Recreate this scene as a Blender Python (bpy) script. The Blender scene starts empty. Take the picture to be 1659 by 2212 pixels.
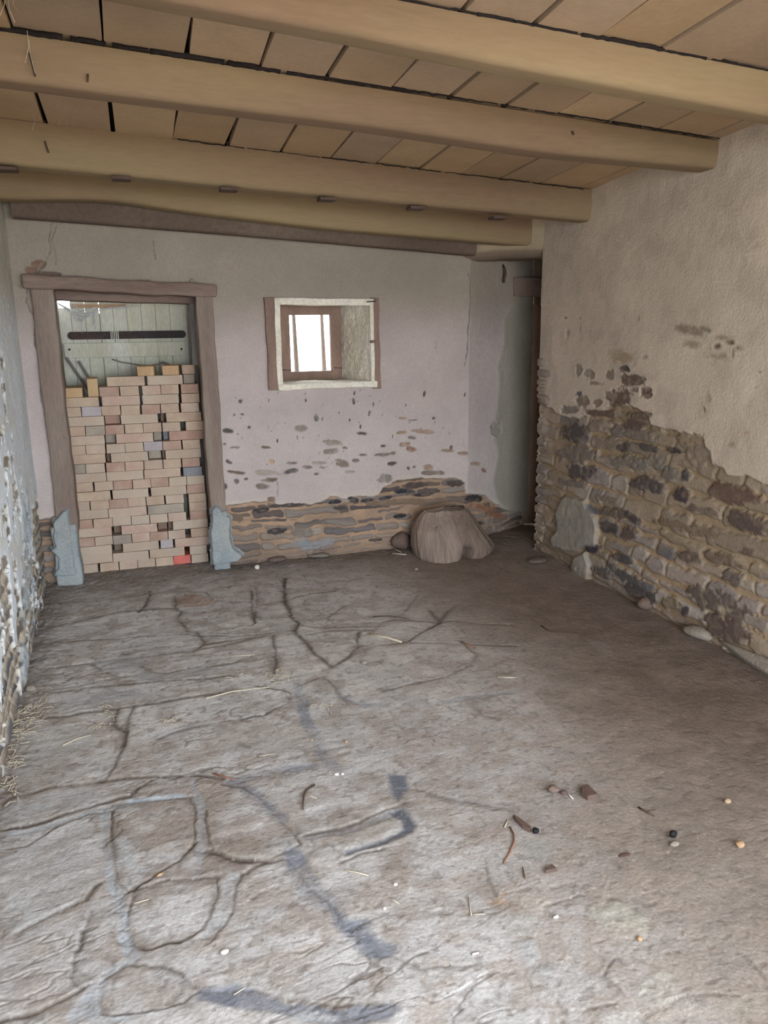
import bpy, bmesh, math, random
import numpy as np
from mathutils import Vector, Matrix
random.seed(7)
SC = bpy.context.scene
COL = SC.collection
# ------------------------------------------------------------------ camera
F_PX, CX, CY = 1662.0, 829.5, 1106.0
YAW, PITCH, ROLL = math.radians(17.5), math.radians(13.3), math.radians(-0.8)
CAM = np.array([0, 0, 1.6])
cF = np.array([math.sin(YAW) * math.cos(PITCH), math.cos(YAW) * math.cos(PITCH), -math.sin(PITCH)])
_R0 = np.array([math.cos(YAW), -math.sin(YAW), 0.0]); _U0 = np.cross(_R0, cF)
cR = _R0 * math.cos(ROLL) + _U0 * math.sin(ROLL)
cU = -_R0 * math.sin(ROLL) + _U0 * math.cos(ROLL)
cam_d = bpy.data.cameras.new('camera'); cam = bpy.data.objects.new('camera', cam_d); COL.objects.link(cam)
M = Matrix.Identity(4)
for i in range(3):
    M[i][0] = cR[i]; M[i][1] = cU[i]; M[i][2] = -cF[i]; M[i][3] = CAM[i]
cam.matrix_world = M
cam_d.sensor_fit = 'VERTICAL'; cam_d.sensor_height = 36.0; cam_d.lens = 36.0 * F_PX / 2212.0
cam_d.clip_start = 0.02
SC.camera = cam

# measuring: where a sight line meets a real plane of the room
def hit(px, py, n, c):
    d = cF * F_PX + cR * (px - CX) - cU * (py - CY)
    n = np.array(n, float); t = (c - n @ CAM) / (n @ d)
    return CAM + d * t
WALL_Y, RIGHT_X, RIGHT_END = 5.23, 2.70, 4.90
SP0, SP1 = np.array([2.31, 5.23]), np.array([2.986, 5.55])       # splayed reveal beside the corner doorway
SPD = (SP1 - SP0) / np.linalg.norm(SP1 - SP0); SPL = float(np.linalg.norm(SP1 - SP0)); SPN = np.array([SPD[1], -SPD[0]])
def onback(px, py, y=WALL_Y):
    p = hit(px, py, (0, 1, 0), y)
    if y == WALL_Y and p[0] > SP0[0]:
        n3 = (SPN[0], SPN[1], 0); q = hit(px, py, n3, SPN @ SP0)
        return (SP0[0] + float((q[:2] - SP0) @ SPD), q[2])
    return (p[0], p[2])
def onright(px, py): p = hit(px, py, (1, 0, 0), RIGHT_X); return (p[1], p[2])
def onleft(px, py): p = hit(px, py, (1, .03, 0), -.58 + .03 * 2.7); return (p[1], p[2])
def onfloor(px, py, z=0.0): p = hit(px, py, (0, 0, 1), z); return (p[0], p[1])
def crop(ox, oy, s): return lambda pts: [(ox + x / s, oy + y / s) for x, y in pts]

# ------------------------------------------------------------------ small maths
def lin(c):
    c = np.asarray(c, float); return np.where(c <= .04045, c / 12.92, ((c + .055) / 1.055) ** 2.4)
def rgb(r, g, b): return lin(np.array([r, g, b]) / 255.0)
def sm(a, b, x): t = np.clip((x - a) / (b - a), 0, 1); return t * t * (3 - 2 * t)
_nc = {}
def vnoise(X, Y, seed):
    if seed not in _nc: _nc[seed] = np.random.RandomState(seed).rand(256, 256)
    G = _nc[seed]
    xi = np.floor(X).astype(int); yi = np.floor(Y).astype(int); fx = X - xi; fy = Y - yi
    fx = fx * fx * (3 - 2 * fx); fy = fy * fy * (3 - 2 * fy)
    a = G[xi & 255, yi & 255]; b = G[(xi + 1) & 255, yi & 255]; c = G[xi & 255, (yi + 1) & 255]; d = G[(xi + 1) & 255, (yi + 1) & 255]
    return (a * (1 - fx) + b * fx) * (1 - fy) + (c * (1 - fx) + d * fx) * fy
def fbm(X, Y, seed, octv=4, gain=.5):
    s = 0; a = 1; t = 0
    for o in range(octv):
        s = s + a * vnoise(X * 2 ** o + 17.3 * o, Y * 2 ** o + 9.1 * o, seed + o); t += a; a *= gain
    return s / t
def polyline_dist(X, Y, pts, pad=.12):
    D = np.full(X.shape, 9.0)
    for (x0, y0), (x1, y1) in zip(pts[:-1], pts[1:]):
        m = (X > min(x0, x1) - pad) & (X < max(x0, x1) + pad) & (Y > min(y0, y1) - pad) & (Y < max(y0, y1) + pad)
        if not m.any(): continue
        xx = X[m]; yy = Y[m]; dx, dy = x1 - x0, y1 - y0; L = dx * dx + dy * dy + 1e-12
        t = np.clip(((xx - x0) * dx + (yy - y0) * dy) / L, 0, 1)
        D[m] = np.minimum(D[m], np.hypot(xx - x0 - t * dx, yy - y0 - t * dy))
    return D
def poly_sd(X, Y, pts, pad=.12):          # positive inside
    d = polyline_dist(X, Y, list(pts) + [pts[0]], pad)
    ins = np.zeros(X.shape, bool); n = len(pts)
    xs = [p[0] for p in pts]; ys = [p[1] for p in pts]
    m = (X >= min(xs)) & (X <= max(xs)) & (Y >= min(ys)) & (Y <= max(ys))
    xx = X[m]; yy = Y[m]; r = np.zeros(xx.shape, bool)
    for i in range(n):
        x0, y0 = pts[i]; x1, y1 = pts[(i + 1) % n]
        if y0 == y1: continue
        r ^= ((y0 > yy) != (y1 > yy)) & (xx < (x1 - x0) * (yy - y0) / (y1 - y0) + x0)
    ins[m] = r
    return np.where(ins, d, -d)
def side_of(X, Y, pts):
    best = np.full(X.shape, 9.0); S = np.zeros(X.shape)
    for (x0, y0), (x1, y1) in zip(pts[:-1], pts[1:]):
        m = (X > min(x0, x1) - .12) & (X < max(x0, x1) + .12) & (Y > min(y0, y1) - .12) & (Y < max(y0, y1) + .12)
        xx = X[m]; yy = Y[m]; dx, dy = x1 - x0, y1 - y0; L = dx * dx + dy * dy + 1e-12
        t = np.clip(((xx - x0) * dx + (yy - y0) * dy) / L, 0, 1); dd = np.hypot(xx - x0 - t * dx, yy - y0 - t * dy)
        b = best[m]; w = dd < b; b[w] = dd[w]; best[m] = b
        sg = S[m]; sg[w] = np.sign(dx * (yy - y0) - dy * (xx - x0))[w]; S[m] = sg
    return S
def mixc(C, col, w): return C * (1 - w[..., None]) + np.asarray(col) * w[..., None]

# ------------------------------------------------------------------ materials
def new_mat(name, base=None, rough=.9, var=.25, vscale=6.0, stretch=(1, 1, 1), bump=.25, bscale=60.0, tint=None, attr=False, spec=.2, rnd=0.0, fine=.12):
    m = bpy.data.materials.new(name); m.use_nodes = True
    nt = m.node_tree; nt.nodes.clear(); N = nt.nodes.new; L = nt.links.new
    out = N('ShaderNodeOutputMaterial'); bs = N('ShaderNodeBsdfPrincipled'); L(bs.outputs[0], out.inputs[0])
    bs.inputs['Roughness'].default_value = rough; bs.inputs['Specular IOR Level'].default_value = spec
    tc = N('ShaderNodeTexCoord'); mp = N('ShaderNodeMapping'); mp.inputs['Scale'].default_value = stretch
    L(tc.outputs['Object'], mp.inputs['Vector']); vec = mp.outputs[0]
    if rnd:
        oi = N('ShaderNodeObjectInfo'); vm = N('ShaderNodeVectorMath'); vm.operation = 'ADD'
        ml = N('ShaderNodeMath'); ml.operation = 'MULTIPLY'; ml.inputs[1].default_value = 50
        L(oi.outputs['Random'], ml.inputs[0]); L(vec, vm.inputs[0]); L(ml.outputs[0], vm.inputs[1]); vec = vm.outputs[0]
    n1 = N('ShaderNodeTexNoise'); n1.inputs['Scale'].default_value = vscale; n1.inputs['Detail'].default_value = 6; n1.inputs['Roughness'].default_value = .6
    L(vec, n1.inputs['Vector'])
    n2 = N('ShaderNodeTexNoise'); n2.inputs['Scale'].default_value = bscale; n2.inputs['Detail'].default_value = 4
    L(vec, n2.inputs['Vector'])
    mr = N('ShaderNodeMapRange'); mr.inputs['From Min'].default_value = .3; mr.inputs['From Max'].default_value = .7
    mr.inputs['To Min'].default_value = 1 - var; mr.inputs['To Max'].default_value = 1 + var * .7; L(n1.outputs['Fac'], mr.inputs['Value'])
    mr2 = N('ShaderNodeMapRange'); mr2.inputs['From Min'].default_value = .3; mr2.inputs['From Max'].default_value = .7
    mr2.inputs['To Min'].default_value = 1 - fine; mr2.inputs['To Max'].default_value = 1 + fine; L(n2.outputs['Fac'], mr2.inputs['Value'])
    mu = N('ShaderNodeMath'); mu.operation = 'MULTIPLY'; L(mr.outputs[0], mu.inputs[0]); L(mr2.outputs[0], mu.inputs[1])
    if attr:
        src = N('ShaderNodeVertexColor'); src.layer_name = 'Col'; csock = src.outputs['Color']
    else:
        src = N('ShaderNodeMix'); src.data_type = 'RGBA'
        src.inputs['A'].default_value = (*base, 1); src.inputs['B'].default_value = (*(tint if tint is not None else base), 1)
        n3 = N('ShaderNodeTexNoise'); n3.inputs['Scale'].default_value = vscale * .5; n3.inputs['Detail'].default_value = 3; L(vec, n3.inputs['Vector'])
        m3 = N('ShaderNodeMapRange'); m3.inputs['From Min'].default_value = .4; m3.inputs['From Max'].default_value = .62; L(n3.outputs['Fac'], m3.inputs['Value'])
        L(m3.outputs[0], src.inputs['Factor']); csock = src.outputs['Result']
    vs = N('ShaderNodeVectorMath'); vs.operation = 'SCALE'; L(csock, vs.inputs[0]); L(mu.outputs[0], vs.inputs['Scale'])
    L(vs.outputs[0], bs.inputs['Base Color'])
    bp = N('ShaderNodeBump'); bp.inputs['Strength'].default_value = bump; bp.inputs['Distance'].default_value = .01
    L(n2.outputs['Fac'], bp.inputs['Height']); L(bp.outputs[0], bs.inputs['Normal'])
    return m
MT = {}
MT['plaster'] = new_mat('limewashed_plaster_and_stone', attr=True, var=.08, vscale=3, bump=.35, bscale=70, fine=.07)
MT['floor'] = new_mat('dusty_flagstone', attr=True, var=.12, vscale=5, bump=.3, bscale=90, fine=.10)
MT['beam'] = new_mat('ochre_washed_timber', rgb(152, 134, 104), var=.22, vscale=2.2, stretch=(.35, 2, 2), bump=.12, bscale=40, tint=rgb(128, 106, 86), rnd=1, fine=.05)
MT['boards'] = new_mat('ochre_washed_ceiling_tile', attr=True, var=.14, vscale=2.5, bump=.1, bscale=50, fine=.05)
MT['darkwood'] = new_mat('dark_weathered_timber', rgb(112, 98, 88), var=.2, vscale=4, stretch=(1, 1, 1), bump=.3, bscale=40, tint=rgb(98, 84, 76))
MT['post'] = new_mat('weathered_post_timber', rgb(152, 138, 128), var=.25, vscale=5, stretch=(4, 4, .5), bump=.4, bscale=30, tint=rgb(130, 114, 106))
MT['lintelwood'] = new_mat('weathered_lintel_timber', rgb(142, 124, 114), var=.25, vscale=5, stretch=(.6, 4, 4), bump=.4, bscale=30, tint=rgb(124, 106, 98))
MT['greypost'] = new_mat('grey_painted_frame_timber', rgb(150, 146, 142), var=.2, vscale=6, stretch=(4, 4, .5), bump=.3, bscale=40, tint=rgb(128, 120, 116))
MT['door'] = new_mat('pale_painted_planks', rgb(202, 203, 194), var=.14, vscale=5, stretch=(4, 4, .7), bump=.2, bscale=40, tint=rgb(190, 190, 174))
MT['iron'] = new_mat('dark_rusty_iron', rgb(62, 56, 58), var=.3, vscale=8, bump=.4, bscale=60, tint=rgb(82, 64, 56), rough=.7)
MT['winwood'] = new_mat('brown_window_timber', rgb(150, 126, 114), var=.2, vscale=6, stretch=(4, 4, 1), bump=.3, bscale=40, tint=rgb(132, 110, 100))
MT['white'] = new_mat('flaking_white_paint', rgb(238, 232, 220), var=.12, vscale=9, bump=1.0, bscale=45, tint=rgb(222, 214, 198))
MT['cement'] = new_mat('blue_grey_cement', rgb(156, 166, 172), var=.16, vscale=9, bump=.7, bscale=70, tint=rgb(160, 164, 164), fine=.12)
MT['stump'] = new_mat('weathered_grey_log', attr=True, var=.25, vscale=7, stretch=(5, 5, .5), bump=.6, bscale=22, fine=.12)
MT['hole'] = new_mat('dark_seam_strip', rgb(40, 34, 34), var=.2, bump=.1)
MT['twig'] = new_mat('dark_twig_bark', rgb(84, 70, 62), bump=.3)
MT['redtwig'] = new_mat('reddish_twig_bark', rgb(142, 100, 78), bump=.3)
MT['straw'] = new_mat('dry_straw', rgb(192, 182, 164), var=.15, bump=.1)
MT['shard'] = new_mat('brown_wood_splinter', rgb(98, 80, 74), var=.2, bump=.2, rough=.6)
MT['coal'] = new_mat('black_charcoal', rgb(30, 28, 32), var=.3, bump=.4, rough=.6)
MT['chalk'] = new_mat('white_lime_chip', rgb(222, 218, 210), var=.08, bump=.2)
MT['pebble'] = new_mat('tan_pebble', rgb(176, 152, 128), var=.2, bump=.2)
MT['orange'] = new_mat('orange_brick_crumb', rgb(178, 146, 114), var=.2, bump=.3)
MT['stonelump'] = new_mat('brown_rubble_stone', rgb(128, 108, 98), var=.25, vscale=8, bump=.5, tint=rgb(104, 92, 88))
MT['palestone'] = new_mat('pale_rubble_stone', rgb(152, 143, 132), var=.2, vscale=8, bump=.5, tint=rgb(132, 123, 115))
MT['web'] = new_mat('dusty_cobweb', rgb(196, 200, 206), var=.1, bump=0)
MT['shim'] = new_mat('dark_shim_wood', rgb(92, 76, 70), var=.2, bump=.2)
MT['ground'] = new_mat('outdoor_gravel', rgb(150, 142, 130), var=.2, vscale=2, bump=.2)
BR = {}
for k, (a, b) in dict(buff=((196, 180, 164), (186, 166, 150)), tan=((188, 164, 146), (196, 176, 156)), pink=((194, 166, 152), (196, 178, 162)),
                      red=((178, 146, 132), (184, 158, 144)), lilac=((190, 182, 186), (176, 166, 168)), blue=((138, 140, 148), (150, 148, 150)),
                      yellow=((204, 176, 138), (192, 158, 124)), grey=((158, 148, 138), (172, 160, 148)), bright_red=((206, 108, 100), (214, 122, 112)),
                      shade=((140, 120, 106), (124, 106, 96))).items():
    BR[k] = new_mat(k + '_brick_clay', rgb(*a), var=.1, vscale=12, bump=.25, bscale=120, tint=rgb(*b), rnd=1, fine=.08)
gm = bpy.data.materials.new('window_glass'); gm.use_nodes = True
nt = gm.node_tree; nt.nodes.clear()
o_ = nt.nodes.new('ShaderNodeOutputMaterial'); mx = nt.nodes.new('ShaderNodeMixShader'); tr = nt.nodes.new('ShaderNodeBsdfTransparent'); gl = nt.nodes.new('ShaderNodeBsdfGlossy')
fr = nt.nodes.new('ShaderNodeFresnel'); gl.inputs['Roughness'].default_value = .05
nt.links.new(fr.outputs[0], mx.inputs[0]); nt.links.new(tr.outputs[0], mx.inputs[1]); nt.links.new(gl.outputs[0], mx.inputs[2]); nt.links.new(mx.outputs[0], o_.inputs[0])
MT['glass'] = gm

# ------------------------------------------------------------------ objects
def link(name, me, mat, parent=None, loc=None):
    o = bpy.data.objects.new(name, me); COL.objects.link(o)
    if mat is not None: me.materials.append(mat)
    if parent is not None: o.parent = parent
    if loc is not None: o.location = loc
    return o
def tag(o, label=None, cat=None, group=None, kind=None):
    if label: o['label'] = label
    if cat: o['category'] = cat
    if group: o['group'] = group
    if kind: o['kind'] = kind
    return o
def empty(name, loc=(0, 0, 0)):
    o = bpy.data.objects.new(name, None); COL.objects.link(o); o.location = loc; o.empty_display_size = .05; return o
def grid_mesh(name, P, C=None, keep=None):
    n, m, _ = P.shape
    me = bpy.data.meshes.new(name)
    idx = np.arange(n * m).reshape(n, m)
    q = np.stack([idx[:-1, :-1], idx[1:, :-1], idx[1:, 1:], idx[:-1, 1:]], -1)
    q = q[keep] if keep is not None else q.reshape(-1, 4)
    q = q.reshape(-1, 4)
    used = np.unique(q); remap = np.zeros(n * m, int); remap[used] = np.arange(len(used)); q = remap[q]
    me.vertices.add(len(used)); me.vertices.foreach_set('co', P.reshape(-1, 3)[used].astype(np.float32).ravel())
    me.loops.add(q.size); me.loops.foreach_set('vertex_index', q.astype(np.int32).ravel())
    me.polygons.add(len(q)); me.polygons.foreach_set('loop_start', np.arange(0, q.size, 4, dtype=np.int32))
    me.update(calc_edges=True)
    me.polygons.foreach_set('use_smooth', np.ones(len(q), bool))
    if C is not None:
        a = me.color_attributes.new('Col', 'FLOAT_COLOR', 'POINT')
        cc = np.ones((len(used), 4), np.float32); cc[:, :3] = C.reshape(-1, 3)[used]
        a.data.foreach_set('color', cc.ravel())
    return me
def bm_mesh(name, bm, smooth=False, col=None):
    me = bpy.data.meshes.new(name); bmesh.ops.recalc_face_normals(bm, faces=bm.faces); bm.to_mesh(me); bm.free()
    if smooth:
        for p in me.polygons: p.use_smooth = True
    if col is not None:
        a = me.color_attributes.new('Col', 'FLOAT_COLOR', 'POINT')
        cc = np.ones((len(me.vertices), 4), np.float32); cc[:, :3] = col; a.data.foreach_set('color', cc.ravel())
    return me
def add_box(bm, x0, x1, y0, y1, z0, z1, bev=0, seg=2, rot=None, skew=None):
    r = bmesh.ops.create_cube(bm, size=1)
    vs = r['verts']
    for v in vs:
        v.co = Vector(((x0 + x1) / 2 + v.co.x * (x1 - x0), (y0 + y1) / 2 + v.co.y * (y1 - y0), (z0 + z1) / 2 + v.co.z * (z1 - z0)))
        if skew: v.co.z += skew * (v.co.x - (x0 + x1) / 2)
    if bev:
        es = list({e for v in vs for e in v.link_edges})
        bmesh.ops.bevel(bm, geom=es, offset=bev, segments=seg, affect='EDGES', profile=.6)
    return vs
def box_obj(name, dims, mat, parent=None, bev=.004, wob=0, cuts=0, skew=None, seed=0):
    x0, x1, y0, y1, z0, z1 = dims; bm = bmesh.new(); add_box(bm, x0, x1, y0, y1, z0, z1, 0, skew=skew)
    if cuts:
        ax = max(range(3), key=lambda i: (x1 - x0, y1 - y0, z1 - z0)[i])
        es = [e for e in bm.edges if abs((e.verts[0].co - e.verts[1].co)[ax]) > .6 * (x1 - x0, y1 - y0, z1 - z0)[ax]]
        bmesh.ops.subdivide_edges(bm, edges=es, cuts=cuts, use_grid_fill=True)
    if bev:
        es = [e for e in bm.edges if len(e.link_faces) == 2 and e.calc_face_angle(0) > .8]
        bmesh.ops.bevel(bm, geom=es, offset=bev, segments=2, affect='EDGES', profile=.6)
    if wob:
        rr = np.random.RandomState(seed + 5)
        ph = rr.rand(3, 3) * 6
        for v in bm.verts:
            c = v.co.copy()
            for i in range(3):
                v.co[i] += wob * (math.sin(c.x * 9 + c.y * 5 + c.z * 7 + ph[i][0]) * .5 + math.sin(c.z * 23 - c.x * 19 + ph[i][1]) * .5)
    me = bm_mesh(name, bm, smooth=bool(wob and cuts))
    o = link(name, me, mat, parent)
    if parent is not None: o.matrix_parent_inverse = Matrix.Translation(-parent.location)
    return o
def tube_bm(bm, path, r, seg=6, taper=1.0):
    pts = [Vector(p) for p in path]; rings = []
    for i, p in enumerate(pts):
        d = (pts[min(i + 1, len(pts) - 1)] - pts[max(i - 1, 0)]).normalized()
        up = Vector((0, 0, 1)) if abs(d.z) < .9 else Vector((1, 0, 0))
        a = d.cross(up).normalized(); b = d.cross(a).normalized()
        rad = r * (1 + (taper - 1) * i / max(1, len(pts) - 1))
        rings.append([bm.verts.new(p + (a * math.cos(t) + b * math.sin(t)) * rad) for t in [2 * math.pi * k / seg for k in range(seg)]])
    for r0, r1 in zip(rings[:-1], rings[1:]):
        for k in range(seg): bm.faces.new((r0[k], r0[(k + 1) % seg], r1[(k + 1) % seg], r1[k]))
    bm.faces.new(rings[0][::-1]); bm.faces.new(rings[-1])
def tube_obj(name, path, r, mat, parent=None, taper=1.0, seg=6):
    bm = bmesh.new(); tube_bm(bm, path, r, seg, taper)
    o = link(name, bm_mesh(name, bm, True), mat, parent)
    if parent is not None: o.matrix_parent_inverse = Matrix.Translation(-parent.location)
    return o
def lump_obj(name, loc, size, mat, seed=0, sub=2, rough=.25, rz=0.0, flatb=True):
    bm = bmesh.new(); bmesh.ops.create_icosphere(bm, subdivisions=sub, radius=.5)
    rr = np.random.RandomState(seed); planes = [Vector(rr.randn(3)).normalized() for _ in range(7)]; ds = .30 + .18 * rr.rand(7)
    for v in bm.verts:
        c = v.co.copy()
        for n, d in zip(planes, ds):
            k = c.dot(n)
            if k > d: c -= n * (k - d) * .85
        c *= 1 + rough * (rr.rand() - .5) * .4
        v.co = Vector((c.x * size[0], c.y * size[1], c.z * size[2]))
    zmin = min(v.co.z for v in bm.verts)
    for v in bm.verts: v.co.z -= zmin
    o = link(name, bm_mesh(name, bm, True), mat, loc=loc); o.rotation_euler.z = rz
    return o

# ------------------------------------------------------------------ rubble masonry (pattern of a wall)
def rubble(U, Z, seed, rows, widths, tilt=0.0):
    rr = np.random.RandomState(seed)
    Uw = U + .07 * (fbm(U * 7, Z * 9, seed + 40, 4, .6) - .5); Zw = Z + .075 * (fbm(U * 6, Z * 9, seed + 50, 4, .6) - .5) + .02 * (fbm(U * 1.2, Z * 2, seed + 60, 2) - .5)
    zs = [Z.min() - .1]
    while zs[-1] < Z.max() + .2: zs.append(zs[-1] + rr.uniform(*rows))
    zs = np.array(zs); ri = np.clip(np.searchsorted(zs, Zw) - 1, 0, len(zs) - 2)
    D = np.zeros(U.shape); ID = np.zeros(U.shape, int); T = np.zeros(U.shape)
    for r in range(len(zs) - 1):
        m = ri == r
        if not m.any(): continue
        us = [U.min() - .4]
        while us[-1] < U.max() + .4: us.append(us[-1] + rr.uniform(*widths) * (.7 + .6 * rr.rand()))
        us = np.array(us); uu = Uw[m] + .02 * (Zw[m] - zs[r]) / .08
        ci = np.clip(np.searchsorted(us, uu) - 1, 0, len(us) - 2)
        cut = rr.rand(len(us), 2) * .016
        dl = uu - us[ci]; dr = us[ci + 1] - uu; db = Zw[m] - zs[r] - cut[ci, 0]; dt = zs[r + 1] - Zw[m] - cut[ci, 1]
        a = np.minimum(dl, dr); b = np.minimum(db, dt); k = .022
        h = np.clip(.5 + .5 * (b - a) / k, 0, 1); d = b * (1 - h) + a * h - k * h * (1 - h)
        D[m] = d; ID[m] = r * 977 + ci
    return D, ID
PAL = np.array([rgb(158, 144, 134), rgb(148, 136, 128), rgb(142, 132, 126), rgb(164, 148, 134), rgb(152, 140, 134), rgb(134, 124, 122), rgb(118, 112, 114), rgb(160, 150, 142)])
PALD = np.array([rgb(66, 64, 70), rgb(84, 76, 76), rgb(96, 86, 82), rgb(112, 98, 90)])
def stonecol(ID, pal, seed):
    rr = np.random.RandomState(seed); t = rr.randint(0, len(pal), 4096); v = .88 + .24 * rr.rand(4096)
    k = ID % 4096; return pal[t[k]] * v[k][..., None]
def ellipses(U, Z, lst, conv, seed, C, H, hstone, edge=.35):
    """patches where the plaster has fallen off a stone: (cx, cy, rx, ry, angle, colour) traced, converted on the wall plane"""
    for i, (cx, cy, rx, ry, ang, col) in enumerate(lst):
        a = math.radians(ang)
        pc = conv(cx, cy); pu = conv(cx + rx * math.cos(a), cy + rx * math.sin(a)); pv = conv(cx - ry * math.sin(a), cy + ry * math.cos(a))
        e1 = np.array(pu) - pc; e2 = np.array(pv) - pc
        A = np.linalg.inv(np.array([[e1[0], e2[0]], [e1[1], e2[1]]]))
        R = 1.6 * (np.abs(e1) + np.abs(e2))
        m = (np.abs(U - pc[0]) < R[0]) & (np.abs(Z - pc[1]) < R[1])
        if not m.any(): continue
        du = U[m] - pc[0]; dz = Z[m] - pc[1]
        s = A[0, 0] * du + A[0, 1] * dz; t = A[1, 0] * du + A[1, 1] * dz
        rr = (np.abs(s) ** 2.6 + np.abs(t) ** 2.2) ** (1 / 2.4)
        rr = rr + 1.25 * (fbm(U[m] * 20, Z[m] * 30, seed + i % 7, 4, .6) - .5)
        w = sm(1.05, 1.05 - edge, rr) * (.75 + .25 * sm(.3, .5, fbm(U[m] * 26, Z[m] * 34, seed + 13, 2)))
        c = np.asarray(col) * (.86 + .28 * fbm(U[m] * 40, Z[m] * 70, seed + 3, 3))[..., None]
        C[m] = C[m] * (1 - w[..., None]) + c * w[..., None]
        H[m] = H[m] * (1 - w) + (hstone - .012 * sm(.6, 1, rr) * 0) * w
        lip = np.exp(-((rr - 1.12) / .12) ** 2)
        H[m] = H[m] + .001 * lip

# ------------------------------------------------------------------ FLOOR
ysteps = [1.02]
while ysteps[-1] < 5.8: ysteps.append(ysteps[-1] + max(.0026, .0021 * ysteps[-1]))
ys = np.concatenate([np.linspace(-1.9, 1.0, 34), ysteps, np.linspace(5.85, 7.0, 8)])
xs = np.concatenate([np.linspace(-.8, -.66, 6), np.arange(-.65, 2.8, .0056), np.linspace(2.82, 4.4, 40)])
X, Y = np.meshgrid(xs, ys, indexing='ij')
wx = .034 * (fbm(X * 7, Y * 7, 11, 5, .62) - .5); wy = .034 * (fbm(X * 7, Y * 7, 31, 5, .62) - .5)
Xw, Yw = X + wx * 1.3, Y + wy * 1.3
stone = rgb(180, 177, 177); dirt = rgb(136, 121, 110)
n_lo = fbm(X * 1.6, Y * 1.6, 3, 4); n_mid = fbm(X * 6, Y * 6, 5, 4); n_hi = fbm(X * 40, Y * 40, 9, 3)
lam = fbm(X * 2.2 + Y * .6, (Y - .12 * X) * 15, 21, 5)
leftish = sm(1.5, .2, X + .25 * (n_lo - .5))
H = .014 * (n_lo - .5) + .008 * (n_mid - .5) + .0025 * (n_hi - .5) + .0065 * (lam - .5) * leftish
C = np.ones(X.shape + (3,)) * stone
C *= (.84 + .32 * lam * (.35 + .65 * leftish) + .16 * (1 - (.35 + .65 * leftish)))[..., None]
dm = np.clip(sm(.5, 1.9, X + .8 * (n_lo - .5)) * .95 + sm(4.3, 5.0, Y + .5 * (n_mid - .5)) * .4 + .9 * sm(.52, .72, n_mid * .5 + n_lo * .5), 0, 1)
C = mixc(C, dirt * 1.0, dm * .75); C = mixc(C, rgb(110, 96, 86), .75 * sm(1.2, 2.3, X + .5 * (n_lo - .5)) * sm(.9, 1.7, Y - .35 * X + .9 + .4 * (n_mid - .5)))  # dirt cover; right side also darkened in colour to imitate weaker light
C = mixc(C, rgb(218, 214, 212), .62 * sm(2.2, 1.2, X + .4 * (n_lo - .5)) * sm(2.4, 3.4, Y + .5 * (n_mid - .5)) * sm(5.3, 4.5, Y) * (.6 + .4 * sm(.35, .6, n_mid)))  # far left floor painted paler to make up for light falling off
C = mixc(C, rgb(128, 118, 110), .75 * sm(.7, 1.5, X + .4 * (n_lo - .5)) * sm(2.4, 1.8, Y))  # near right floor darkened in colour to offset too much light
far = sm(3.0, 4.6, Y) * sm(.9, 2.2, X); C = mixc(C, rgb(152, 136, 126), far * .5)  # far right floor lightened in colour where the light runs short
mot = fbm(X * 13, Y * 16, 41, 4); C = mixc(C, rgb(150, 136, 126), .5 * sm(.46, .62, mot) * (1 - .4 * dm)); C = mixc(C, rgb(194, 192, 192), .4 * sm(.45, .3, mot) * leftish)
vein = np.abs(fbm(X * 2.6 + 3, (Y - .15 * X) * 9, 51, 4) - .5); vn = sm(.012, .002, vein) * sm(.45, .62, fbm(X * 2, Y * 2, 57, 3)) * leftish
C = mixc(C, rgb(96, 86, 80), .55 * vn); H -= .003 * vn
pit = sm(.73, .83, vnoise(X * 55, Y * 55, 58)); C = mixc(C, rgb(112, 102, 95), .35 * pit); H -= .0012 * pit
C *= (.93 + .14 * fbm(X * 18, Y * 18, 15, 3))[..., None]
A_ = crop(0, 1200, 2.0); B_ = crop(0, 1660, 2.0); C_ = crop(829, 1660, 2.0); D_ = crop(829, 1200, 2.0)
def FP(pts): return [onfloor(*p) for p in pts]
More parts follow.
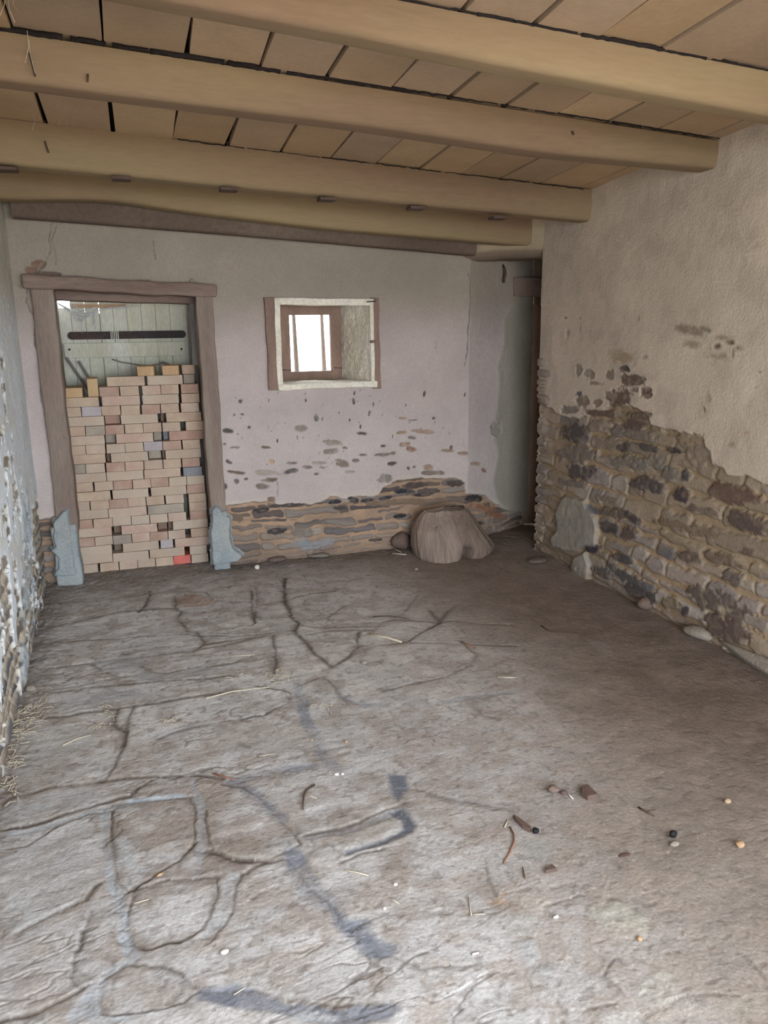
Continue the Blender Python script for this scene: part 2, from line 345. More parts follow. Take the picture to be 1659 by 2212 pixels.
cracks = [  # (points, width, depth, darkness)
 (A_([(150,215),(210,210),(440,190),(620,165),(650,150)]),.9,.5), (A_([(600,240),(620,225),(640,190),(650,150)]),1.3,.9), (A_([(660,160),(760,155),(890,155),(920,190),(985,200),(1090,195)]),.9,.6),
 (A_([(170,330),(260,300),(400,270),(470,255),(560,235),(620,230),(750,225)]),1,.7), (A_([(750,170),(755,225),(790,240),(770,270),(800,300),(810,325)]),1.4,.8), (A_([(790,245),(900,240),(1000,238),(1085,235)]),.8,.5),
 (A_([(1085,150),(1092,235),(1100,290),(1090,300)]),1.5,.9), (A_([(1110,140),(1112,210),(1105,270)]),.9,.5), (A_([(1150,212),(1235,190),(1330,165),(1460,150)]),1,.6), (A_([(1225,100),(1240,210),(1262,255),(1290,295),(1270,320)]),2.0,.9),
 (A_([(170,387),(330,365),(560,350),(800,335),(860,345),(1000,345),(1150,340),(1270,320)]),1,.7), (A_([(1110,268),(1250,262)]),1,.6), (A_([(850,330),(885,372),(860,395)]),1.6,.8), (A_([(880,382),(1000,365),(1140,345)]),1.3,.8),
 (A_([(1270,300),(1400,310),(1560,305),(1659,300)]),1.2,.5), (A_([(1310,345),(1420,325),(1550,320),(1610,320)]),1.2,.5), (A_([(1270,325),(1330,390),(1360,430),(1430,480),(1500,440),(1530,400),(1545,330)]),1.6,.8), (A_([(1480,220),(1420,270),(1440,280)]),1,.5),
 (A_([(180,490),(390,465),(600,430),(720,415),(830,405),(960,385),(1150,345)]),1,.7), (A_([(390,470),(430,500),(520,525),(560,515)]),1,.6), (A_([(600,475),(660,500),(720,505),(830,480),(1000,465),(1100,425),(1180,412)]),1,.7),
 (A_([(1180,345),(1190,410),(1200,470),(1180,520)]),1.5,.7), (A_([(150,597),(240,590),(400,560),(600,545),(800,535),(1000,520)]),1.2,.8), (A_([(120,700),(300,690),(480,660),(560,650),(700,630),(830,610),(1000,580)]),1.3,.9),
 (A_([(515,655),(490,730),(540,760),(520,830)]),1.6,.8), (A_([(575,655),(545,780),(500,900),(470,950)]),1.2,.6), (A_([(690,790),(800,750),(1000,712),(1140,690),(1250,628),(1240,590),(1100,560)]),1.2,.8), (A_([(1500,640),(1440,560),(1390,520),(1290,560)]),1.2,.6),
 (A_([(0,1085),(60,1050),(240,1000),(450,965),(640,955),(880,955),(960,960)]),1.5,1), (A_([(150,600),(260,575),(420,540),(500,530)]),.8,.5),
 (B_([(0,272),(150,235),(270,190),(420,155),(560,130),(600,80),(650,50)]),1.4,1), (B_([(440,190),(400,190),(250,240),(100,330),(30,345)]),.9,.6), (B_([(485,180),(490,400),(500,520)]),1,.6), (B_([(490,160),(820,125),(842,220),(830,330),(780,400),(660,470),(540,540),(505,480),(485,180)]),1,.8),
 (B_([(540,535),(660,470),(780,400),(832,325)]),1.6,1), (B_([(570,530),(700,490),(950,470),(940,560),(880,690),(800,740),(640,760),(560,720),(530,640),(570,530)]),1,.7), (B_([(800,745),(640,765),(520,730)]),1.5,.8), (B_([(80,712),(230,620),(380,555),(435,495)]),1.4,1), (B_([(340,780),(360,690),(400,600)]),1.2,.7),
 (B_([(0,1077),(150,1045),(300,980),(360,940)]),1.3,.9), (B_([(308,940),(330,820),(355,700)]),1.2,.7), (B_([(890,190),(900,340),(910,370),(1040,405),(1150,395),(1310,330),(1220,210),(1050,80),(960,70)]),1,.8), (B_([(880,360),(960,385),(1040,405),(1150,395)]),1.5,1),
 (B_([(1050,450),(1130,405),(1240,385)]),1.2,.8), (B_([(1050,450),(1020,550),(980,660),(900,760)]),.9,.5), (B_([(430,920),(550,832),(740,860),(800,890),(865,960),(800,1020),(640,1050),(440,1062),(430,920)]),1.1,.8), (B_([(1330,290),(1480,260),(1659,190),(1760,150)]),1.4,.9),
 (B_([(1240,385),(1330,500),(1460,640),(1659,880)]),1,.6), (B_([(1480,400),(1560,370),(1659,345)]),1,.7), (B_([(1090,560),(1190,500)]),.9,.6), (B_([(900,960),(1100,960),(1320,1010),(1659,1010)]),1.2,.6),(B_([(1430,1030),(1490,980)]),.8,.5),
 (C_([(60,90),(170,95),(320,130),(450,150),(540,170)]),1.3,.5), (C_([(450,420),(460,500),(500,560)]),1,.5), (C_([(0,800),(150,870),(400,830)]),1.2,.4), (C_([(1000,810),(940,890),(1000,940)]),1,.5), (C_([(700,590),(850,530)]),1,.5), (C_([(1540,790),(1640,900)]),1.4,.4), (C_([(880,1020),(1000,1010)]),1,.5), (C_([(1220,1010),(1380,965),(1540,970)]),1,.3),
 (D_([(0,280),(90,275),(200,285),(240,290),(300,280),(450,295),(560,300)]),1,.6), (D_([(245,290),(160,330),(110,370),(0,385)]),1.6,.7), (D_([(0,350),(80,370)]),1,.4), (D_([(120,375),(340,378),(560,392)]),1.2,.6), (D_([(150,170),(90,240)]),1.3,.4), (D_([(205,240),(240,285),(310,212)]),1.6,.6),
 (D_([(0,582),(150,545),(250,520),(350,480),(410,430),(330,375)]),1.4,.6), (D_([(630,220),(720,280),(560,250)]),1.2,.3), (D_([(380,635),(430,690),(490,700)]),1,.4), (D_([(1130,560),(1190,610),(1280,690)]),1.3,.25), (D_([(700,440),(900,460),(1130,440),(1480,420)]),1.2,.2)]
for pts, w, k in cracks:
    fp = FP(pts); d = polyline_dist(Xw, Yw, fp); wd = .0046 * w * (1 + .2 * np.clip(Y - 2, 0, 3)) * (.4 + 1.2 * n_mid) * (.6 + .8 * n_hi)
    g = np.exp(-(d / wd) ** 2); brk = .55 + .45 * sm(.36, .5, n_mid * .6 + n_hi * .4); H -= .005 * k * g * brk
    C = mixc(C, rgb(78, 69, 64), np.clip(g * 1.0 * k * brk, 0, 1))
    C = mixc(C, rgb(122, 110, 101), .45 * k * sm(.045, .008, d) * sm(.38, .6, fbm(X * 9, Y * 9, 69, 3)))
    side = side_of(Xw, Yw, fp); H += .0018 * k * side * np.exp(-d / .05) * sm(0, .006, d)
    C = mixc(C, rgb(120, 108, 98), .30 * k * sm(.035, .004, d) * (side < 0) * n_mid * 1.6)
    C = mixc(C, rgb(184, 178, 170), .30 * k * np.exp(-((d - 2.0 * wd) / (1.2 * wd)) ** 2) * (side > 0) * sm(.4, .6, n_mid))
strips = [  # mortar runs between the slabs: points, half width (m), colour, strength
 (A_([(1280,560),(1300,620),(1320,720),(1370,780),(1400,850),(1440,905),(1470,920)]),.022,(128,133,144),.9), (A_([(1000,970),(1100,950),(1200,930),(1400,905)]),.02,(134,138,148),.8), (A_([(1010,975),(1070,1020),(1130,1060),(1190,1110),(1230,1130)]),.020,(114,120,134),.95),
 (B_([(455,190),(458,350),(470,480),(500,580),(545,700),(560,770)]),.014,(164,170,178),.75), (B_([(830,60),(870,230),(868,330),(850,470)]),.013,(156,160,168),.7), (B_([(1270,370),(1310,450),(1400,570),(1470,650),(1570,740),(1650,780)]),.030,(116,121,134),.95), (B_([(1020,470),(980,600),(890,710)]),.018,(160,164,170),.6),
 (B_([(450,880),(600,800),(540,720)]),.014,(162,168,176),.6), (B_([(300,1080),(380,1000),(420,940)]),.025,(170,174,182),.6), (B_([(890,985),(1000,980),(1100,1010),(1250,1040),(1500,1070),(1659,1040)]),.024,(108,113,126),.9), (B_([(1340,300),(1480,275),(1659,215),(1740,170)]),.014,(136,138,144),.7),
 (B_([(0,300),(150,260),(400,185),(640,145),(800,120)]),.012,(160,168,176),.55), (C_([(0,620),(150,630),(300,615)]),.01,(150,150,150),.2), (D_([(0,615),(150,640),(300,620),(450,600),(540,590)]),.02,(146,150,158),.6), (A_([(1470,610),(1560,640),(1659,645)]),.016,(132,138,150),.7), (A_([(690,780),(800,745)]),.025,(140,144,150),.5), (C_([(200,110),(400,140),(560,170)]),.016,(132,130,132),.5), (C_([(0,830),(200,760)]),.0,(0,0,0),0)]
for pts, w, c, k in strips:
    if not k: continue
    d = polyline_dist(Xw + wy * .6, Yw + wx * .6, FP(pts)); w2 = w * (.45 + 1.3 * fbm(X * 11, Y * 11, 61, 3)) + .006 * (n_hi - .5)
    g = sm(w2 * 1.3, w2 * .6, d) * (.45 + .55 * sm(.34, .52, fbm(X * 8, Y * 8, 63, 3))); C = mixc(C, rgb(*c) * (.9 + .2 * n_hi)[..., None], g * k * .8); H -= .002 * g
polys = [  # patches with their own colour: polygon, colour, strength, rise
 (A_([(390,468),(560,430),(690,410),(725,425),(640,450),(590,490),(720,510),(900,470),(970,500),(900,520),(600,545),(560,510),(470,505)]),(172,172,174),.6,0), (A_([(755,170),(880,165),(950,205),(840,225),(758,228)]),(164,130,108),.6,0), (A_([(230,650),(330,590),(620,575),(640,600),(500,640)]),(164,166,172),.5,0),
 (A_([(70,820),(200,730),(400,740),(420,800),(250,900),(90,1000)]),(172,170,168),.5,0), (A_([(1080,830),(1150,760),(1300,740),(1320,840),(1200,880)]),(168,164,160),.5,0), (B_([(20,380),(180,310),(400,220),(430,480),(330,580),(60,730),(10,650)]),(178,178,178),.5,0), (B_([(500,310),(560,295),(585,380),(640,440),(600,475),(500,400)]),(176,178,180),.7,0), (B_([(0,760),(220,640),(370,600),(300,960),(0,1060)]),(180,174,172),.5,0),
 (B_([(250,1103),(330,990),(420,960),(460,1060),(620,1040),(560,1103)]),(176,182,190),.6,0), (B_([(690,1103),(760,1060),(960,1040),(1130,1060),(1120,1103)]),(176,170,166),.5,0), (B_([(1250,1060),(1340,1030),(1470,1060),(1460,1103),(1260,1103)]),(184,186,190),.7,0),
 (C_([(10,20),(95,25),(110,80),(60,150),(20,90)]),(104,108,120),.9,-.003), ([(738,1850),(744,1836),(825,1814),(866,1790),(864,1773),(846,1766),(838,1753),(870,1744),(893,1764),(906,1785),(895,1800),(830,1826),(745,1854)],(92,95,106),.92,-.004), ([(728,1830),(736,1811),(840,1767),(861,1772),(864,1788),(820,1811),(745,1836)],(166,160,154),.9,.003),
 (B_([(1380,560),(1480,640),(1590,640),(1659,780),(1659,850),(1560,770),(1440,640)]),(112,116,126),.8,-.002), (B_([(890,985),(960,950),(1040,990),(1020,1040),(890,1030)]),(98,104,118),.6,0), (C_([(870,590),(1000,560),(1140,640),(1130,730),(1000,715),(930,690)]),(166,162,152),.8,.003), (C_([(520,750),(640,740),(690,840),(770,900),(740,945),(640,870)]),(168,168,170),.75,.003),
 (C_([(530,660),(600,640),(655,645),(650,715),(560,725)]),(162,162,160),.6,.002), (C_([(1090,920),(1190,870),(1300,900),(1230,1010),(1140,1045),(1090,1010)]),(160,158,150),.55,.002), (C_([(560,560),(720,550),(720,600),(610,610)]),(166,162,152),.5,0), (C_([(950,1103),(1010,1030),(1200,1050),(1659,960),(1659,1103)]),(166,158,148),.4,0), (C_([(560,300),(720,310),(740,420),(600,380)]),(150,150,148),.5,0), (C_([(1340,740),(1500,705),(1530,750),(1380,770)]),(150,142,130),.4,0),
 (D_([(870,360),(960,370),(1000,450),(930,420)]),(150,146,144),.35,0), (A_([(530,1060),(800,1035),(780,1050),(540,1085)]),(168,178,188),.6,0), (A_([(60,1090),(200,1040),(400,1000),(420,1080),(100,1119)]),(170,172,174),.5,0), (C_([(540,530),(450,600),(530,600)]),(176,142,112),.5,0)]
for pts, c, k, r in polys:
    d = (poly_sd(X + .3 * wx, Y + .3 * wy, FP(pts)) if k > .8 else poly_sd(Xw + wy * .5, Yw + wx * .5, FP(pts))); g = sm(-.008, .016, d + .02 * (mot - .5)) * (1 if k > .8 else .55 + .45 * sm(.36, .5, n_mid * .5 + n_hi * .5))
    C = mixc(C, rgb(*c) * (.9 + .2 * n_mid)[..., None], g * k); H += r * g
# loose dirt along the wall feet, fine grit
rim = np.maximum(sm(.16, .0, X + .61 + .1 * (n_mid - .5)) * (Y > 1.2), sm(.3, .02, 5.2 - Y + .2 * (n_mid - .5)) * .8)
C = mixc(C, rgb(112, 102, 94), rim * .6); H += .012 * rim * (.5 + n_hi)
C *= (.9 + .2 * vnoise(X * 160, Y * 160, 77))[..., None]
gspk = sm(.87, .93, vnoise(X * 130, Y * 130, 78)); C = mixc(C, rgb(206, 200, 192), gspk * .35 * (1 - .6 * sm(.6, 2, X)))
FH = H
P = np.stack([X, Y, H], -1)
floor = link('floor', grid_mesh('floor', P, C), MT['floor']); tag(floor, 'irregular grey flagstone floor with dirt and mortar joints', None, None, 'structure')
_X0, _Y0 = xs, ys
def fz(x, y):
    i = min(max(np.searchsorted(_X0, x), 1), len(_X0) - 1); j = min(max(np.searchsorted(_Y0, y), 1), len(_Y0) - 1)
    return float(FH[i - 1:i + 1, j - 1:j + 1].mean())
def FZ(px, py, up=0.0):
    x, y = onfloor(px, py); return Vector((x, y, fz(x, y) + up))

# ------------------------------------------------------------------ BACK WALL (with splayed reveal by the corner doorway)
def ceil_z(x, y): return 2.455 + .0615 * (2.7 - x) + .05 * (3.25 - y)
us = np.concatenate([np.arange(-.72, SP0[0] + SPL + .001, .0055)]); us[-1] = SP0[0] + SPL
zs = np.arange(-.04, 2.60, .0055)
U, Z = np.meshgrid(us, zs, indexing='ij')
K5 = crop(460, 840, 2.37)
def cv5(x, y): return onback(460 + x / 2.37, 840 + y / 2.37)
nb = fbm(U * 3, Z * 3, 101, 4); nf = fbm(U * 24, Z * 24, 105, 4); nm = fbm(U * 9, Z * 9, 108, 3)
Cp = np.ones(U.shape + (3,)) * rgb(186, 174, 172)
Cp = mixc(Cp, rgb(146, 137, 124), sm(1.45, 1.9, Z) * .8)                       # darker and yellower higher up
Cp = mixc(Cp, rgb(194, 184, 182), sm(1.2, .8, Z) * .5)
Cp *= (.93 + .14 * nb)[..., None]; Cp *= (.96 + .08 * nf)[..., None]
Hp = .028 + .010 * (nb - .5) + .004 * (nf - .5)
D, ID = rubble(U, Z, 300, (.028, .085), (.07, .36))
Cs = stonecol(ID, PAL, 1) * (.8 + .4 * fbm(U * 14, Z * 60, 121, 3))[..., None]
dk = stonecol(ID, PALD, 2); topz = np.array([cv5(x, y) for x, y in [(-60,600),(50,600),(280,585),(300,562),(330,600),(500,602),(570,575),(600,548),(690,565),(850,538),(870,500),(960,470),(1060,462),(1230,462),(1290,478),(1300,540),(1400,540),(1440,580),(1520,628),(1610,635)]])
bz = np.interp(U, topz[:, 0], topz[:, 1])
nearb = sm(.17, .02, np.abs(Z - bz + .06)) * (vnoise((ID % 97) * 3.1, (ID % 89) * 1.7, 4) > .45)
Cs = mixc(Cs, dk, nearb * .85)
mort = rgb(178, 150, 126)
jw = sm(.001, .008, D)
Cs = mixc(np.ones(Cs.shape) * mort * (.8 + .4 * nm)[..., None], Cs, jw)
Cs = mixc(Cs, rgb(120, 106, 98), .35 * sm(.3, .65, fbm(U * 4, Z * 6, 131, 3)))
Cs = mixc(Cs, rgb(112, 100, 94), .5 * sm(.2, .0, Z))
Hs = -.006 + .022 * sm(0, .014, D) * (.6 + .4 * vnoise((ID % 97) * 3.1, (ID % 89) * 1.7, 5)) + .006 * fbm(U * 14, Z * 60, 121, 3)
pm = sm(-.006, .006, Z - bz - .05 * (nm - .5) - .02 * (nf - .5))
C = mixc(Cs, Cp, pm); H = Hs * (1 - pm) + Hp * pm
C = mixc(C, rgb(206, 192, 178), .5 * np.exp(-((Z - bz - .015) / .02) ** 2) * pm)
g_, d_, b_, t_, r_ = rgb(128, 116, 108), rgb(92, 86, 84), rgb(116, 98, 86), rgb(158, 134, 116), rgb(146, 112, 98)
ptc = [(80,215,30,11,5,d_),(185,198,9,9,0,d_),(450,200,36,19,-5,rgb(140,132,124)),(530,148,14,22,-20,rgb(110,106,104)),(765,228,28,8,2,d_),(300,465,44,11,-4,b_),(400,422,42,13,-8,d_),(250,500,40,15,5,g_),(485,402,33,11,3,g_),(115,428,40,9,8,b_),(280,430,62,14,0,rgb(164,150,140)),
 (615,275,46,13,4,rgb(152,138,128)),(605,320,46,15,-4,rgb(140,128,120)),(655,382,40,17,10,rgb(136,120,110)),(730,367,20,10,0,g_),(870,292,18,7,0,d_),(860,337,45,9,-3,rgb(134,122,114)),(920,330,15,9,0,g_),(915,382,24,9,-5,d_),(765,338,22,5,0,g_),(1015,250,22,11,5,d_),(1015,308,30,12,4,r_),(980,285,32,13,-5,t_),(1075,218,72,11,4,rgb(166,140,126)),(965,224,30,8,-5,t_),
 (970,150,22,5,0,t_),(1020,160,30,4,-4,b_),(1100,405,30,13,-4,t_),(1130,430,60,11,0,g_),(1200,316,52,7,2,t_),(1220,300,8,12,0,b_),(1345,382,26,10,5,t_),(1390,418,20,10,20,r_),(560,403,14,7,20,g_),(540,380,36,7,0,rgb(160,146,136)),(880,460,44,24,0,rgb(140,132,126)),(275,300,30,7,4,b_),(110,300,26,5,0,g_),(60,283,12,7,0,g_),(640,365,18,7,0,g_),(675,302,14,6,10,d_),(140,65,12,10,40,d_),(108,133,10,6,-20,d_),(150,130,12,6,20,d_),(530,435,14,8,0,g_),(1000,405,8,10,-30,d_),(1030,400,8,8,0,g_),(300,372,14,12,0,rgb(190,158,126)),(80,375,18,10,20,d_),(120,470,14,14,0,d_),(60,500,16,14,0,d_),(170,462,10,6,0,b_),(405,380,30,6,0,g_),(700,425,30,6,0,rgb(160,150,142)),(1130,150,8,6,0,b_),(990,470,90,8,-6,b_),(1450,205,26,40,5,rgb(132,126,122)),(1280,330,30,8,0,t_)]
ellipses(U, Z, ptc, cv5, 200, C, H, .016)
drips = [(285,60,3),(720,60,6),(800,125,5),(820,78,4),(755,195,4),(330,265,4),(432,250,4),(920,245,3),(1082,25,6),(1290,30,4),(645,122,3),(700,160,3),(725,20,4),(475,60,3),(560,155,4)]
ellipses(U, Z, [(x, y, w, w * 2.6, 10 * math.sin(x), rgb(86, 78, 74)) for x, y, w in drips], cv5, 210, C, H, .020)
rr = np.random.RandomState(4)
ellipses(U, Z, [(rr.uniform(60, 1250), rr.uniform(0, 420), rr.uniform(1.2, 3.2), rr.uniform(2, 6), rr.uniform(-30, 30), rgb(104, 94, 88)) for _ in range(60)], cv5, 215, C, H, .022)
# stones showing where the wash fell off the foot band, dark slate under the plaster edge
ellipses(U, Z, [(630,580,36,13,-6,rgb(58,58,66)),(720,570,28,13,15,rgb(64,62,66)),(798,572,40,10,-6,rgb(60,60,68)),(888,560,38,11,-10,rgb(62,62,70)),(980,525,46,13,0,rgb(54,56,64)),(1080,545,56,12,-3,rgb(60,58,62)),(1040,495,60,14,-4,rgb(86,76,72)),(1250,487,50,18,0,rgb(84,74,70)),(1340,562,48,18,4,rgb(66,60,60)),(390,598,100,10,-3,rgb(84,76,74)),(300,565,18,12,0,rgb(132,110,96)),(250,625,36,14,-4,rgb(72,66,66)),(335,730,52,18,-8,rgb(72,68,70)),(450,735,66,28,3,rgb(132,122,114)),(650,612,48,12,2,rgb(82,76,76)),(840,775,40,10,-4,rgb(66,62,66)),(1275,610,20,14,0,rgb(50,50,54)),(1356,690,36,13,2,rgb(58,54,54)),(960,655,34,12,-8,rgb(58,54,54)),(115,660,40,18,0,rgb(120,104,92)),(1000,580,280,14,-2,rgb(126,108,94))], cv5, 220, C, H, .012, edge=.25)
ellipses(U, Z, [(1380,610,90,28,10,rgb(150,108,84)),(1460,650,60,30,15,rgb(136,98,78)),(540,800,100,34,-12,rgb(150,150,156)),(460,790,60,30,0,rgb(140,144,152))], cv5, 225, C, H, .014, edge=.8)
# grey cement skim along the doorway edge
cem = [onback(*p) for p in [(1085,690),(1100,660),(1120,640),(1152,630),(1160,1112),(1100,1112),(1068,1080),(1062,1040),(1072,990),(1064,930),(1075,850),(1072,790),(1085,740)]]
cs = sm(-.02, .03, poly_sd(U + .03 * (nm - .5), Z + .03 * (nm - .5), cem, .3))
C = mixc(C, rgb(156, 150, 138) * (.88 + .24 * nb)[..., None], cs * .85); H += .006 * cs
# cracks in the plaster
for pts, w in [([(113,470),(104,520),(106,545),(96,570),(82,590)],.004),([(70,600),(60,640),(75,700),(85,800),(95,900)],.004),([(1014,590),(1016,640),(1012,690),(1008,750),(1004,790)],.004),([(398,618),(412,602),(425,616)],.0045),([(940,735),(942,760)],.002),([(124,490),(110,520),(122,570)],.003),([(597,1040),(598,1072)],.003),([(330,520),(338,560)],.0025)]:
    d = polyline_dist(U + .035 * (nm - .5) + .02 * (nf - .5), Z + .03 * (nf - .5), [onback(*p) for p in pts]); g = np.exp(-(d / (w * .95)) ** 2) * (.45 + .55 * sm(.3, .5, nf)); C = mixc(C, rgb(84, 76, 68), g * .75); H -= .008 * g
# bare rubble above the left end of the lintel
ellipses(U, Z, [(80,572,20,10,0,rgb(128,104,90)),(68,585,16,9,0,rgb(134,108,94)),(100,592,34,6,3,rgb(116,98,90)),(310,608,22,4,3,rgb(136,110,96))], lambda x, y: onback(x, y), 230, C, H, .014)
for (x, z) in ((0, 0),):
    pass
Px = np.where(U <= SP0[0], U, SP0[0] + (U - SP0[0]) * SPD[0]); Py = np.where(U <= SP0[0], WALL_Y, WALL_Y + (U - SP0[0]) * SPD[1])
bl = sm(SP0[0] - .05, SP0[0] + .05, U); Nx = bl * SPN[0]; Ny = -(1 - bl) + bl * SPN[1]
H0 = H - .025
P = np.stack([Px + Nx * H0, Py + Ny * H0, Z], -1)
DX0, DX1, DZ = -.555, .515, 1.90      # doorway hole
WX0, WX1, WZ0, WZ1 = .885, 1.615, 1.225, 1.815
uc = .5 * (us[:-1] + us[1:]); zc = .5 * (zs[:-1] + zs[1:]); UC, ZC = np.meshgrid(uc, zc, indexing='ij')
keep = ~((UC > DX0 + .02) & (UC < DX1 - .02) & (ZC < DZ - .02)) & ~((UC > WX0 + .01) & (UC < WX1 - .01) & (ZC > WZ0 + .01) & (ZC < WZ1 - .01))
wall_back = link('wall_back', grid_mesh('wall_back', P, C, keep), MT['plaster']); tag(wall_back, 'limewashed back wall with bare rubble foot, window and bricked doorway', None, None, 'structure')
# thickness of the back wall behind its face
bm = bmesh.new()
for b in [(-1.2, DX0 - .0, WALL_Y + .06, 5.80, -.1, 2.62), (DX1, WX0 - .0, WALL_Y + .06, 5.80, -.1, 2.62), (DX0, DX1, WALL_Y + .30, 5.80, DZ, 2.62), (WX0, WX1, WALL_Y + .06, 5.80, -.1, WZ0 - .02), (WX0, WX1, WALL_Y + .06, 5.80, WZ1 + .01, 2.62), (WX1, 2.25, WALL_Y + .06, 5.80, -.1, 2.62)]:
    add_box(bm, *b)
cl = bm_mesh('wall_core', bm); ncol = np.tile(rgb(168, 156, 142), (len(cl.vertices), 1))
a = cl.color_attributes.new('Col', 'FLOAT_COLOR', 'POINT'); a.data.foreach_set('color', np.concatenate([ncol, np.ones((len(ncol), 1))], 1).astype(np.float32).ravel())
core = link('wall_core', cl, MT['plaster'], wall_back)

# ------------------------------------------------------------------ RIGHT WALL
vs = np.concatenate([np.linspace(-1.75, 2.1, 30), np.arange(2.13, RIGHT_END + .45, .0058)])
zs2 = np.arange(-.04, 2.66, .0058)
V, Z = np.meshgrid(vs, zs2, indexing='ij')
K7 = 2.6975
def cv7(x, y): return onright(1140 + x / K7, 640 + y / K7)
nb = fbm(V * 3, Z * 3, 401, 4); nf = fbm(V * 24, Z * 24, 405, 4); nm = fbm(V * 9, Z * 9, 408, 3)
Cp = np.ones(V.shape + (3,)) * rgb(198, 184, 168); Cp *= (.93 + .14 * nb)[..., None]; Cp *= (.97 + .06 * nf)[..., None]
Cp = mixc(Cp, rgb(178, 166, 152), .5 * sm(.5, .7, nm))
Hp = .030 + .014 * (nb - .5) + .003 * (nf - .5)
D, ID = rubble(V, Z, 700, (.045, .13), (.12, .46))
Cs = stonecol(ID, PAL, 7) * (.84 + .32 * fbm(V * 12, Z * 40, 421, 3))[..., None]
jw = sm(.001, .009, D)
Cs = mixc(np.ones(Cs.shape) * rgb(164, 142, 116) * (.82 + .36 * nm)[..., None], Cs, jw)
Cs = mixc(Cs, rgb(150, 132, 108), .65 * sm(.35, .65, fbm(V * 2.4, Z * 3.5, 431, 3)))       # yellow earth smeared over
Hs = -.002 + .018 * sm(0, .016, D) * (.55 + .45 * vnoise((ID % 97) * 3.1, (ID % 89) * 1.7, 55)) + .005 * fbm(V * 14, Z * 50, 421, 3)
bd = np.array([cv7(x, y) for x, y in [(60,600),(200,700),(330,700),(440,650),(520,600),(600,640),(700,680),(720,740),(830,790),(1020,840),(1075,990),(1150,1020),(1270,1060),(1400,1110),(1600,1180)]])
o = np.argsort(bd[:, 0]); bz = np.interp(V, bd[o, 0], bd[o, 1])
pm = sm(-.008, .008, Z - bz - .06 * (nm - .5) - .02 * (nf - .5))
C = mixc(Cs, Cp, pm); H = Hs * (1 - pm) + Hp * pm
G1, G2, G3, G4, G5 = rgb(126, 116, 108), rgb(112, 96, 86), rgb(92, 84, 82), rgb(136, 122, 108), rgb(150, 134, 118)
st = [(475,455,26,32,0,G4),(560,422,36,24,0,G3),(602,488,78,36,8,G2),(690,562,42,32,-10,G2),(525,590,88,56,-8,G2),(425,682,120,24,4,G2),(640,700,84,30,0,G2),(612,755,72,34,0,rgb(104,88,82)),(390,755,46,30,-10,G4),(270,790,86,62,8,G3),(605,805,175,28,10,G1),(450,862,72,44,8,G4),(560,882,46,32,0,G3),(690,882,64,22,12,G3),(850,902,52,20,10,rgb(76,68,68)),(735,772,45,22,15,G4),(930,830,100,42,0,rgb(144,126,106)),(990,942,92,58,5,G4),(270,925,130,52,4,G1),(300,1022,98,44,6,G3),(620,968,172,42,4,rgb(124,118,110)),(822,1032,60,40,5,rgb(120,112,104)),(690,1095,112,46,8,G3),(885,1160,50,42,15,rgb(80,70,70)),(905,1040,34,38,0,rgb(88,82,84)),(310,608,46,34,0,G4),(245,660,62,25,0,rgb(132,126,120)),(298,430,20,34,0,rgb(146,134,120)),(360,455,42,26,20,rgb(144,132,118)),(390,505,50,14,4,rgb(144,132,118)),(405,620,34,26,0,rgb(142,126,112)),(490,735,34,12,10,G4),(1190,1150,190,56,8,rgb(108,88,78)),(1270,1320,140,50,22,rgb(96,82,76)),(470,1350,70,34,15,rgb(84,76,76)),(580,1385,52,44,15,rgb(100,86,80)),(540,1530,70,30,18,rgb(92,86,86)),(370,1470,46,28,0,rgb(72,66,70)),(560,1630,150,32,28,rgb(96,90,88)),(930,1520,80,36,14,rgb(108,94,84)),(1100,1790,240,60,22,rgb(106,94,88)),(1150,1930,180,70,22,rgb(100,84,78)),(1180,1640,80,40,18,rgb(108,96,90)),(420,1610,60,36,20,rgb(100,94,90)),(640,1730,110,40,30,rgb(84,78,78)),(820,1790,60,36,5,rgb(128,112,90)),(910,1830,26,36,0,rgb(82,74,74)),(440,1180,90,20,6,G4),(250,1090,90,20,12,G1),(500,1260,110,34,8,rgb(112,100,90)),(600,1290,60,24,30,rgb(80,72,72)),(1130,1540,120,34,18,rgb(116,100,86)),(1000,1370,130,30,12,rgb(120,106,90)),(840,1330,120,26,10,rgb(126,108,90)),(1270,1490,40,28,10,rgb(112,94,84)),(1010,1250,110,26,12,rgb(110,96,88)),(690,580,20,12,0,G4),(620,545,24,14,0,G4),(295,565,18,14,0,rgb(116,112,114))]
ellipses(V, Z, st, cv7, 500, C, H, .022, edge=.3)
ellipses(V, Z, [(905,190,60,40,0,rgb(140,126,112)),(980,200,70,40,10,rgb(146,132,116)),(1030,190,50,24,20,rgb(114,104,94)),(1105,290,28,24,0,rgb(110,98,88)),(1180,270,34,22,0,rgb(112,98,86)),(1130,240,70,30,10,rgb(150,136,120)),(1195,330,9,36,0,rgb(128,112,96)),(950,270,60,40,20,rgb(160,144,126)),(1100,350,90,30,10,rgb(154,138,120)),(1230,300,40,26,0,rgb(146,130,112)),(1045,590,26,50,0,rgb(162,148,130)),(685,350,22,20,0,rgb(146,134,124)),(545,350,100,56,5,rgb(166,148,128)),(1185,860,32,26,0,rgb(160,142,122)),(225,125,12,8,10,rgb(80,68,60)),(306,128,7,8,0,rgb(60,54,52)),(306,190,5,40,5,rgb(150,124,104)),(235,215,14,34,0,rgb(166,150,138)),(648,130,3,18,8,rgb(96,84,74)),(1245,380,18,3,2,rgb(70,60,56)),(1350,440,22,4,-12,rgb(120,104,90)),(1030,660,6,26,-10,rgb(120,106,92)),(1330,530,14,8,0,rgb(140,124,108)),(1260,795,34,14,0,rgb(182,152,132))], cv7, 520, C, H, .026, edge=.9)
